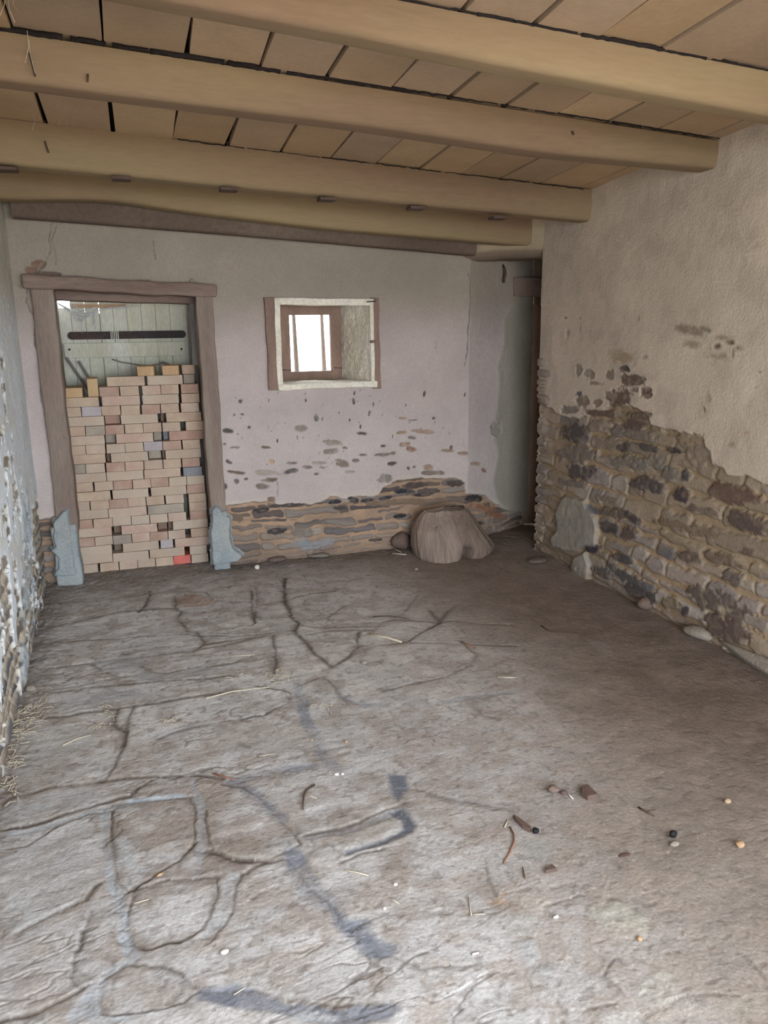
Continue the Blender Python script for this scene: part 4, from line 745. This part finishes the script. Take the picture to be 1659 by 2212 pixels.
for ci, (K, row) in enumerate(CO):
    z0 = .008 + ci * CH; mono = len(row)
    for bi, (xa, xb, face, colr) in enumerate(row):
        sd_ += 1; rr = np.random.RandomState(sd_)
        rec = .055 + .02 * rr.rand() if face == 'r' else rr.uniform(-.008, .006)
        yf = BY + rec; sz = z0 + CH / 2
        # x of both ends where the course height meets the front plane
        v = proj_y = None
        def xat(px):
            # sight line in column px that passes the course's height on this plane
            lo, hi = 600.0, 1400.0
            for _ in range(40):
                mid = .5 * (lo + hi)
                if hit(px, mid, (0, 1, 0), yf)[2] > sz: lo = mid
                else: hi = mid
            return hit(px, lo, (0, 1, 0), yf)[0]
        X0 = xat(K[0] + xa / K[2]); X1 = xat(K[0] + xb / K[2]); w = X1 - X0 - .0015
        h = CH - .0016; d = .115 if face in 'sr' else .235; rz = rr.uniform(-.012, .012)
        if face == 'u': h = .116; d = .235; rz = .05; w -= .006
        if face == 't': rz = -.10; w -= .006
        xc = (X0 + X1) / 2
        if face == 'r': w -= .004; rz = 0
        side = 'from left' if bi < mono - 1 else 'from left, at the right end'
        o = link('brick', make_brick('brick', w, d, h, sd_), BR[colr], loc=(xc, yf + d / 2, z0)); o.rotation_euler = (rr.uniform(-.004, .004) if face not in 'ut' else 0, 0, rz)
        where = ('bottom course' if ci == 0 else 'topmost course' if ci == len(CO) - 1 else f'{ORD[ci]} course up from the floor')
        pos = 'leftmost' if bi == 0 else 'rightmost' if bi == mono - 1 else ORD[bi] + ' from left'
        tag(o, f'{CNAME[colr]} brick {FNAME[face]}, {pos} in the {where}', 'brick', 'bricks stacked in the old doorway')

# ------------------------------------------------------------------ WINDOW
win = empty('window_1', (1.25, 5.4, 1.5)); tag(win, 'small window with brown timber frame in a white painted reveal', None, None, 'structure')
def W_box(name, d, mat, **k): return box_obj(name, d, mat, win, **k)
W_box('casing', (.842, .905, 5.198, 5.262, 1.215, 1.822), MT['winwood'], bev=.006, wob=.005, cuts=8, seed=21)
W_box('casing', (1.572, 1.628, 5.200, 5.262, 1.205, 1.812), MT['winwood'], bev=.006, wob=.005, cuts=8, seed=22)
W_box('lining', (.903, .940, 5.192, 5.31, 1.222, 1.81), MT['white'], bev=.004, wob=.003, cuts=6, seed=23)
W_box('lining', (.903, 1.585, 5.195, 5.30, 1.768, 1.812), MT['white'], bev=.004, wob=.003, cuts=6, skew=-.008, seed=24)
W_box('window_sill', (.903, 1.60, 5.185, 5.56, 1.215, 1.258), MT['white'], bev=.008, wob=.005, cuts=8, seed=25)
W_box('lining', (1.560, 1.585, 5.195, 5.30, 1.235, 1.80), MT['white'], bev=.004, wob=.003, cuts=6, seed=26)
# splayed white reveals: right cheek, left cheek, soffit
def reveal(name, quad, mat, seed, amp=.006):
    n, m = 50, 60; a, b, c, d = [np.array(p, float) for p in quad]
    S, T = np.meshgrid(np.linspace(0, 1, n), np.linspace(0, 1, m), indexing='ij'); P = (a * ((1 - S) * (1 - T))[..., None] + b * (S * (1 - T))[..., None] + c * (S * T)[..., None] + d * ((1 - S) * T)[..., None])
    nr = np.cross(b - a, d - a); nr /= np.linalg.norm(nr); P = P + nr * (amp * (fbm(S * 14, T * 20, seed, 4) - .5) * 2)[..., None]
    o = link(name, grid_mesh(name, P), mat, win); o.matrix_parent_inverse = Matrix.Translation(-win.location); return o
reveal('reveal', [(1.566, 5.24, 1.20), (1.435, 5.64, 1.20), (1.435, 5.64, 1.85), (1.566, 5.24, 1.85)], MT['white'], 31, .007)
reveal('reveal', [(.92, 5.24, 1.20), (.985, 5.64, 1.20), (.985, 5.64, 1.85), (.92, 5.24, 1.85)], MT['white'], 33)
reveal('reveal', [(.88, 5.22, 1.785), (1.62, 5.22, 1.785), (1.62, 5.64, 1.79), (.88, 5.64, 1.79)], MT['white'], 35)
fx0, fx1, fz0, fz1, gx0, gx1, gz0, gz1 = .995, 1.440, 1.255, 1.778, 1.064, 1.362, 1.318, 1.712
W_box('frame_stile', (fx0, gx0, 5.53, 5.58, fz0, fz1), MT['winwood'], bev=.004)
W_box('frame_stile', (gx1, fx1, 5.53, 5.58, fz0, fz1), MT['winwood'], bev=.004)
W_box('frame_rail', (gx0 - .002, gx1 + .002, 5.532, 5.578, fz0, gz0), MT['winwood'], bev=.004)
W_box('frame_rail', (gx0 - .002, gx1 + .002, 5.532, 5.578, gz1, fz1), MT['winwood'], bev=.004)
W_box('outer_frame', (fx0 - .06, fx0 + .012, 5.585, 5.64, 1.22, 1.80), MT['winwood'], bev=.003)
W_box('outer_frame', (fx1 - .012, fx1 + .06, 5.585, 5.64, 1.22, 1.80), MT['winwood'], bev=.003)
W_box('outer_frame', (fx0, fx1, 5.585, 5.64, 1.20, fz0 + .02), MT['winwood'], bev=.003)
W_box('outer_frame', (fx0, fx1, 5.585, 5.64, fz1 - .015, 1.82), MT['winwood'], bev=.003)
bm = bmesh.new(); add_box(bm, gx0 - .005, gx1 + .005, 5.553, 5.557, gz0 - .005, gz1 + .005)
o = link('pane', bm_mesh('pane', bm), MT['glass'], win); o.matrix_parent_inverse = Matrix.Translation(-win.location)
for x, wdt in ((1.142, .021), (1.353, .020)):
    bm = bmesh.new(); tube_bm(bm, [(x + .01, 5.76, 1.15), (x + .002, 5.76, 1.5), (x - .006, 5.76, 1.9)], wdt, 8, .6)
    o = link('window_bar', bm_mesh('window_bar', bm, True), MT['greypost'], win); o.matrix_parent_inverse = Matrix.Translation(-win.location)
p = front_pt(806, 738, 5.19); o = tube_obj('peg', [(p.x - .012, 5.21, p.z), (p.x, 5.17, p.z), (p.x + .004, 5.160, p.z)], .011, MT['winwood'], win, .9)
for a, b in (((610, 799), (628, 800)), ((722, 794), (740, 795))):
    tube_obj('nail', [front_pt(*a, 5.527), front_pt(*b, 5.527)], .0025, MT['iron'], win)
a, b = front_pt(792, 652, 5.185), front_pt(812, 651, 5.185); tube_obj('nail', [a, b], .004, MT['iron'], win)

# ------------------------------------------------------------------ TREE STUMP
def cs_(px, py, y): return front_pt(830 + px / 6.636, 1070 + py / 6.636, y)
NY = 5.02
base = FZ(960, 1190); n, m = 160, 60
Pst = np.zeros((n, m + 6, 3))
zt = .34; Lp = [(0, 1.829, 2.345), (.02, 1.815, 2.392), (.06, 1.806, 2.410), (.10, 1.800, 2.385), (.16, 1.800, 2.340), (.21, 1.800, 2.300), (.235, 1.815, 2.285), (.28, 1.832, 2.255), (.32, 1.862, 2.225), (.34, 1.885, 2.190)]
lz = [l[0] for l in Lp]
Cst = np.zeros((n, m + 6, 3))
for j in range(m + 6):
    z = min(zt, zt * j / (m - 1)); xl = np.interp(z, lz, [l[1] for l in Lp]); xr = np.interp(z, lz, [l[2] for l in Lp]); xc = (xl + xr) / 2; hw = (xr - xl) / 2
    shrink = 1 if j < m else [.985, .93, .75, .45, .2, 0][j - m]
    for i in range(n):
        a = 2 * math.pi * i / n; ca, sa = math.cos(a), math.sin(a)
        x = hw * np.sign(ca) * abs(ca) ** .85; yy = (.15 + .03 * (1 - z / zt)) * (1 - .6 * sm(.20, .345, z)) * np.sign(sa) * abs(sa) ** .7
        if sa < 0:       # front: left slab stands proud, a hollow under the middle, right root flares
            u = (x + hw) / (2 * hw)
            bul = .045 * math.exp(-((u - .26) / .2) ** 2) + .03 * math.exp(-((u - .80) / .14) ** 2)
            yy -= bul * (.4 + .6 * sm(.34, .05, z))
            yy += .11 * math.exp(-((u - .575) / .055) ** 2) * sm(.12, .0, z) + .025 * math.exp(-((u - .575) / .04) ** 2) * sm(.34, .1, z)
        rd = .0025 * math.sin(23 * a + 2 * math.sin(3 * a)) + .0018 * math.sin(57 * a + 1.3) + .012 * (vnoise(np.array(a * 6), np.array(z * 8), 61) - .5)
        x += rd * ca; yy += rd * sa
        cz = z + (0.004 * (j - m) if j >= m else 0)
        if j >= m: cz = zt + .012 * (1 - shrink) + .012 * (vnoise(np.array(x * 20), np.array(yy * 20), 63) - .5)
        Pst[i, j] = (xc + x * shrink, NY + yy * shrink, base.z - .012 + cz)
        g = .85 + .35 * vnoise(np.array(a * 14), np.array(z * 6), 66)
        c = rgb(146, 130, 120) * g if x < .1 * hw else rgb(126, 110, 100) * g
        if abs((x + hw) / (2 * hw) - .235) < .006 and sa < 0: c = rgb(70, 62, 58)
        Cst[i, j] = c
Pst2 = np.concatenate([Pst, Pst[:1]], 0); Cst2 = np.concatenate([Cst, Cst[:1]], 0)
stump = link('tree_stump', grid_mesh('tree_stump', Pst2, Cst2), MT['stump']); tag(stump, 'weathered grey two-footed tree stump standing against the back wall', 'stump')
p = FZ(872, 1192); tag(lump_obj('stone', (p.x - .01, p.y + .02, p.z - .004), (.16, .10, .15), MT['stonelump'], 71, rough=.2), 'brown triangular stone leaning at the left foot of the stump', 'stone')

# ------------------------------------------------------------------ stones and litter lying on the floor
def stone(px, py, size, mat, seed, label, name='pebble', cat='pebble', group=None, rz=0.0):
    p = FZ(px, py); o = lump_obj(name, (p.x, p.y, p.z - .002), size, MT[mat], seed, rz=rz); tag(o, label, cat, group); return o
stone(556, 1232, (.042, .035, .034), 'chalk', 1, 'white stone chip on the dirt right of the cement footing', 'stone_chip', 'stone chip')
stone(899, 1231, (.028, .025, .018), 'pebble', 2, 'small tan pebble on the floor in front of the stump')
stone(787, 1432, (.034, .028, .018), 'palestone', 3, 'pale pebble pressed into the flagstone right of centre')
stone(1456, 1826, (.036, .022, .014), 'palestone', 4, 'pale flat pebble just below the black charcoal lump')
stone(1597, 1829, (.032, .026, .022), 'orange', 5, 'orange-tan crumb on the dirt at the right edge')
stone(1571, 1735, (.026, .022, .016), 'pebble', 6, 'dull tan pebble on dark dirt above the orange crumb')
stone(1454, 1808, (.030, .024, .024), 'coal', 7, 'black charcoal lump on the brown dirt floor', 'charcoal_lump', 'charcoal')
stone(1157, 1799, (.024, .022, .022), 'coal', 8, 'black charcoal bit at the tip of the long brown splinter', 'charcoal_lump', 'charcoal')
stone(485, 2057, (.024, .018, .012), 'chalk', 9, 'bright white chip on the flagstone in the lower left', 'stone_chip', 'stone chip')
stone(345, 1890, (.022, .010, .008), 'orange', 10, 'pale orange sliver in the joint between left flagstones', 'stone_chip', 'stone chip', rz=.5)
stone(1381, 2029, (.016, .016, .012), 'orange', 11, 'tiny orange-brown shell bit below the pale cement patch', 'shell_bit', 'shell')
stone(1201, 1980, (.020, .009, .008), 'chalk', 12, 'small white oblong stub on the dirt, lower right of centre', 'white_stub', 'stub')
stone(854, 1912, (.014, .012, .009), 'chalk', 13, 'tiny white chip beside the dark mortar band', 'stone_chip', 'stone chip')
stone(831, 1964, (.012, .010, .008), 'chalk', 14, 'white speck-sized chip on the lower edge of the dark mortar', 'stone_chip', 'stone chip')
stone(727, 1674, (.020, .014, .010), 'chalk', 15, 'white crumbled chip at the mortar joint near the floor centre', 'stone_chip', 'stone chip')
stone(740, 1674, (.012, .010, .009), 'chalk', 16, 'smaller white chip right next to the crumbled one', 'stone_chip', 'stone chip')
stone(748, 1603, (.014, .012, .010), 'orange', 17, 'orange crumb in the mortar joint left of the floor centre')
stone(674, 1600, (.012, .010, .008), 'orange', 18, 'orange crumb on the flagstone beside the blue-grey mortar run')
stone(1196, 1709, (.046, .040, .026), 'stonelump', 19, 'crumpled pale grey lump left of the brown shards', 'debris_lump', 'debris')
stone(1218, 1714, (.030, .022, .014), 'shard', 20, 'small dark brown flake beside the pale grey lump', 'wood_flake', 'flake')
stone(1349, 1849, (.044, .022, .006), 'shard', 21, 'thin rust-brown flake half buried in the dirt', 'wood_flake', 'flake')
stone(68, 1497, (.05, .04, .03), 'palestone', 22, 'pale round stone at the foot of the left wall', 'stone', 'stone')
stone(62, 1535, (.045, .035, .028), 'palestone', 23, 'pale stone in the hay litter along the left wall', 'stone', 'stone')
stone(1577, 1403, (.10, .05, .035), 'palestone', 24, 'small pale stone at the right wall foot, beside the slab end', 'stone', 'stone')
stone(1165, 1213, (.20, .12, .03), 'stonelump', 25, 'flat rust-brown stone at the foot of the doorway corner', 'stone', 'stone', rz=.3)
stone(600, 1215, (.16, .08, .04), 'stonelump', 26, 'flat grey-brown stone at the back wall foot beside the right cement footing', 'stone', 'stone', rz=.1)
stone(690, 1207, (.18, .08, .035), 'palestone', 27, 'flat pale stone along the foot of the back wall, left of the stump', 'stone', 'stone', rz=-.05)
stone(1250, 1236, (.10, .09, .07), 'palestone', 28, 'grey lump at the foot of the right wall, under the cement daub', 'stone', 'stone')
stone(1395, 1316, (.14, .10, .08), 'stonelump', 29, 'brown stone jutting from the foot of the right wall', 'stone', 'stone')
stone(1510, 1378, (.20, .10, .07), 'palestone', 30, 'whitish streaked stone at the foot of the right wall', 'stone', 'stone', rz=-1.2)
# long pale slab along the wall foot at the right picture edge
a = FZ(1612, 1424); b = FZ(1700, 1470); mid = (a + b) / 2; ang = math.atan2(b.y - a.y, b.x - a.x)
o = lump_obj('kerb_slab', (mid.x - .02, mid.y, mid.z - .01), (.62, .10, .09), MT['palestone'], 77, 3, .05, ang); tag(o, 'long pale stone slab lying along the right wall foot at picture edge', 'slab')
# splinters
def shard(px_pts, th, label, mat='shard', lift=.003, name='wood_splinter', cat='splinter'):
    P3 = [FZ(*p) for p in px_pts]; c = sum(P3, Vector()) / len(P3); bm = bmesh.new(); z0 = max(p.z for p in P3) + lift
    lo = [bm.verts.new((p.x, p.y, z0 - .004)) for p in P3]; hi = [bm.verts.new((p.x + (c.x - p.x) * .12, p.y + (c.y - p.y) * .12, z0 + th)) for p in P3]
    bm.faces.new(lo[::-1]); bm.faces.new(hi)
    for k in range(len(lo)): bm.faces.new((lo[k], lo[(k + 1) % len(lo)], hi[(k + 1) % len(lo)], hi[k]))
    o = link(name, bm_mesh(name, bm), MT[mat]); tag(o, label, cat); return o
shard(C_([(556,208),(580,222),(610,245),(640,268),(632,278),(600,262),(570,232)]), .010, 'long brown pointed wood splinter ending at a charcoal bit')
shard(C_([(698,456),(708,436),(726,424),(748,444)]), .008, 'small triangular brown splinter on the dirt floor')
shard(C_([(856,86),(880,80),(928,128),(880,140),(852,118)]), .012, 'broad brown square-ended wood piece, largest of the floor splinters')
# twigs and straws
def stick(pts, r, mat, label, name='straw', cat='straw', group=None, taper=.7, up=.003):
    P3 = [FZ(*p, up) for p in pts]; o = tube_obj(name, P3, r, MT[mat], None, taper, 5); tag(o, label, cat, group); return o
stick(C_([(545,258),(562,290),(564,320),(545,365),(520,412)]), .003, 'redtwig', 'curved reddish twig below the long brown splinter', 'twig', 'twig')
stick(C_([(1100,170),(1130,188),(1168,206)]), .004, 'twig', 'short dark twig on brown dirt at right', 'twig', 'twig')
stick(C_([(1130,186),(1175,182)]), .002, 'twig', 'thin dark side twig crossing the short dark twig', 'twig', 'twig')
stick([(680,1697),(662,1708),(657,1720),(654,1750)], .004, 'twig', 'bent L-shaped twig on the middle flagstone', 'twig', 'twig')
stick([(658,1718),(685,1726)], .002, 'straw', 'pale straw touching the bent L-shaped twig', 'straw', 'straw')
stick([(805,1332),(840,1330),(876,1336)], .004, 'twig', 'dark twig lying on the far flagstones in front of the stump', 'twig', 'twig')
stick([(1169,1354),(1186,1366),(1225,1368),(1266,1371)], .004, 'twig', 'long bent dark twig on the dirt near the right wall', 'twig', 'twig')
stick([(995,1386),(1010,1392),(1029,1400)], .003, 'redtwig', 'short brown twig on the flagstone edge right of centre', 'twig', 'twig')
stick([(800,1370),(835,1376),(868,1386)], .010, 'straw', 'pale flat stick lying across the far floor centre', 'stick', 'stick')
stick([(445,1510),(500,1494),(582,1485)], .004, 'straw', 'longest pale straw, bent, on the left flagstones', 'straw', 'straw')
stick([(497,1418),(530,1416),(551,1414)], .003, 'straw', 'pale straw on the slab above the hay tuft', 'straw', 'straw')
stick([(135,1613),(165,1600),(198,1590)], .003, 'straw', 'slanting pale straw on the left slab by the wall', 'straw', 'straw')
stick([(460,1675),(484,1680),(506,1686)], .003, 'redtwig', 'tan straw pointing at the blue mortar join', 'straw', 'straw')
stick([(745,1883),(770,1887),(796,1894)], .003, 'straw', 'pale straw below the small framed slab', 'straw', 'straw')
stick([(290,1952),(322,1944)], .002, 'straw', 'short pale straw on the round dark flagstone at lower left', 'straw', 'straw')
stick([(846,1186),(866,1196)], .004, 'straw', 'short pale stick by the brown stone at the stump', 'stick', 'stick')
stick([(848,1199),(878,1201)], .005, 'straw', 'pale chip of wood in front of the stump', 'stick', 'stick')
stick([(811,1183),(845,1184)], .004, 'straw', 'pale stick left of the stump along the wall foot', 'stick', 'stick')
stick([(1224,1712),(1232,1722),(1238,1728)], .003, 'chalk', 'bone-white short stick between the brown shards', 'stick', 'stick')
stick([(1012,1940),(1018,1980)], .002, 'straw', 'upright-lying pale straw right of the floor centre', 'straw', 'straw')
stick([(1024,1978),(1048,1977)], .002, 'straw', 'level pale straw touching the upright-lying one', 'straw', 'straw')
stick([(1075,1463),(1115,1465)], .003, 'straw', 'pale straw on the middle right flagstone', 'straw', 'straw')
stick([(560,1636),(595,1630)], .002, 'straw', 'thin straw on the pale slab above the dark crack', 'straw', 'straw')
stick([(1134,1900),(1129,1875)], .002, 'twig', 'short dark twig bit left of the triangular splinter', 'twig', 'twig')
stick([(1090,1790),(1098,1770)], .002, 'straw', 'short straw left of the long brown splinter', 'straw', 'straw')
stick([(840,1942),(862,1955)], .002, 'straw', 'pale straw on the gritty slab at lower centre', 'straw', 'straw')
stick([(1020,2062),(1034,2058)], .004, 'chalk', 'white stick bit on the dirt at lower right', 'stick', 'stick')
stick([(505,2150),(530,2135)], .002, 'straw', 'pale straw by the dark mortar at the bottom', 'straw', 'straw')
# uncountable litter: hay crumbs along the left wall and in the joints
def litter(name, spots, label, matk, seed, n, spread, ln, r, cat):
    bm = bmesh.new(); rr = np.random.RandomState(seed)
    for k in range(n):
        sx, sy = spots[rr.randint(len(spots))]; px = sx + rr.randn() * spread[0]; py = sy + rr.randn() * spread[1]
        x, y = onfloor(px, py); x = max(x, -.60); a = rr.uniform(0, math.pi); L = rr.uniform(*ln); z = fz(x, y) + .003
        tube_bm(bm, [(x - math.cos(a) * L, y - math.sin(a) * L, z), (x, y, z + rr.uniform(0, .008)), (x + math.cos(a) * L, y + math.sin(a) * L, z)], r, 3)
    o = link(name, bm_mesh(name, bm), MT[matk]); tag(o, label, cat, None, 'stuff'); return o
litter('hay_litter', [(70, 1540), (50, 1560), (40, 1600), (30, 1650), (90, 1520), (20, 1700), (60, 1575)], 'hay crumbs drifted along the foot of the left wall', 'straw', 5, 170, (14, 16), (.006, .03), .0016, 'hay')
litter('straw_litter', [(610, 1452), (595, 1462), (525, 1463), (215, 1570), (240, 1545), (365, 1560), (700, 1530), (230, 1530)], 'tufts of chopped hay caught in the flagstone joints', 'straw', 6, 90, (14, 6), (.005, .025), .0014, 'hay')
bm = bmesh.new(); rr = np.random.RandomState(8)
for k in range(520):
    px = rr.uniform(20, 1640); py = 1240 + 960 * rr.rand() ** .8
    if px > 1000 and rr.rand() < .6: continue
    x, y = onfloor(px, py)
    if not (-.58 < x < 2.6 and y < 5.1): continue
    s = rr.uniform(.0008, .0024); r = bmesh.ops.create_icosphere(bm, subdivisions=1, radius=s, matrix=Matrix.Translation((x, y, fz(x, y) + s * .5)))
tag(link('grit', bm_mesh('grit', bm, True), MT['palestone']), 'fine white lime grit scattered over the floor', 'grit', None, 'stuff')
# hay wisps hanging from the ceiling gaps
bm = bmesh.new(); rr = np.random.RandomState(18)
for (px, py, y) in [(66, 120, 3.22), (62, 100, 3.2), (20, 20, 3.0), (10, 8, 3.0), (30, 12, 3.0), (120, 235, 4.2), (133, 245, 4.2), (145, 245, 4.2), (75, 262, 4.25), (150, 240, 4.2)]:
    p = hit(px, py, (0, 1, 0), y)
    tube_bm(bm, [p + np.array([0, 0, .05]), p, p + np.array([rr.uniform(-.03, .03), rr.uniform(-.02, .02), -rr.uniform(.02, .06)])], .0013, 3)
tag(link('hay_wisps', bm_mesh('hay_wisps', bm), MT['straw']), 'yellow hay wisps poking from ceiling tile gaps at upper left', 'hay', None, 'stuff')

# ------------------------------------------------------------------ LIGHT: overcast sky through the entrance, the window and an added opening
w = bpy.data.worlds.new('overcast_sky'); SC.world = w; w.use_nodes = True
nt = w.node_tree; nt.nodes.clear(); bg = nt.nodes.new('ShaderNodeBackground'); wo = nt.nodes.new('ShaderNodeOutputWorld'); nt.links.new(bg.outputs[0], wo.inputs[0])
bg.inputs[0].default_value = (.86, .94, 1.0, 1); bg.inputs[1].default_value = 6.0
sun_d = bpy.data.lights.new('sun', 'SUN'); sun_d.energy = 15; sun_d.angle = .05; sun_d.color = (1, .95, .88); sun = bpy.data.objects.new('sun', sun_d); COL.objects.link(sun)  # sun added to bounce warm light off the ground onto the ceiling
sun.rotation_euler = Vector((1, -.02, -1.5)).to_track_quat('-Z', 'Y').to_euler(); sun.location = (-6, 0, 8)
def portal(loc, rot, sx, sy):
    l = bpy.data.lights.new('sky_portal', 'AREA'); l.shape = 'RECTANGLE'; l.size = sx; l.size_y = sy; l.cycles.is_portal = True
    o = bpy.data.objects.new('sky_portal', l); COL.objects.link(o); o.location = loc; o.rotation_euler = rot
portal(((OPX0 + OPX1) / 2, FWY - .2, OPZ / 2), (math.radians(90), 0, 0), OPX1 - OPX0, OPZ)     # faces +Y, into the room
portal((2.74, .2, 1.55), (0, math.radians(90), 0), 1.25, 2.4)  # sampling aid for the added, unseen opening in the right wall
portal((1.21, 5.70, 1.515), (math.radians(-90), 0, 0), .34, .44)
SC.cycles.use_denoising = True
try: SC.cycles.denoiser = 'OPENIMAGEDENOISE'
except Exception: pass
SC.cycles.max_bounces = 7; SC.cycles.diffuse_bounces = 5; SC.cycles.use_adaptive_sampling = True; SC.cycles.adaptive_threshold = .03; SC.cycles.caustics_reflective = False; SC.cycles.caustics_refractive = False; SC.cycles.sample_clamp_indirect = 10
SC.view_settings.view_transform = 'Standard'; SC.view_settings.look = 'None'; SC.view_settings.gamma = 1.0; SC.view_settings.use_curve_mapping = False
SC.view_settings.exposure = 1.3
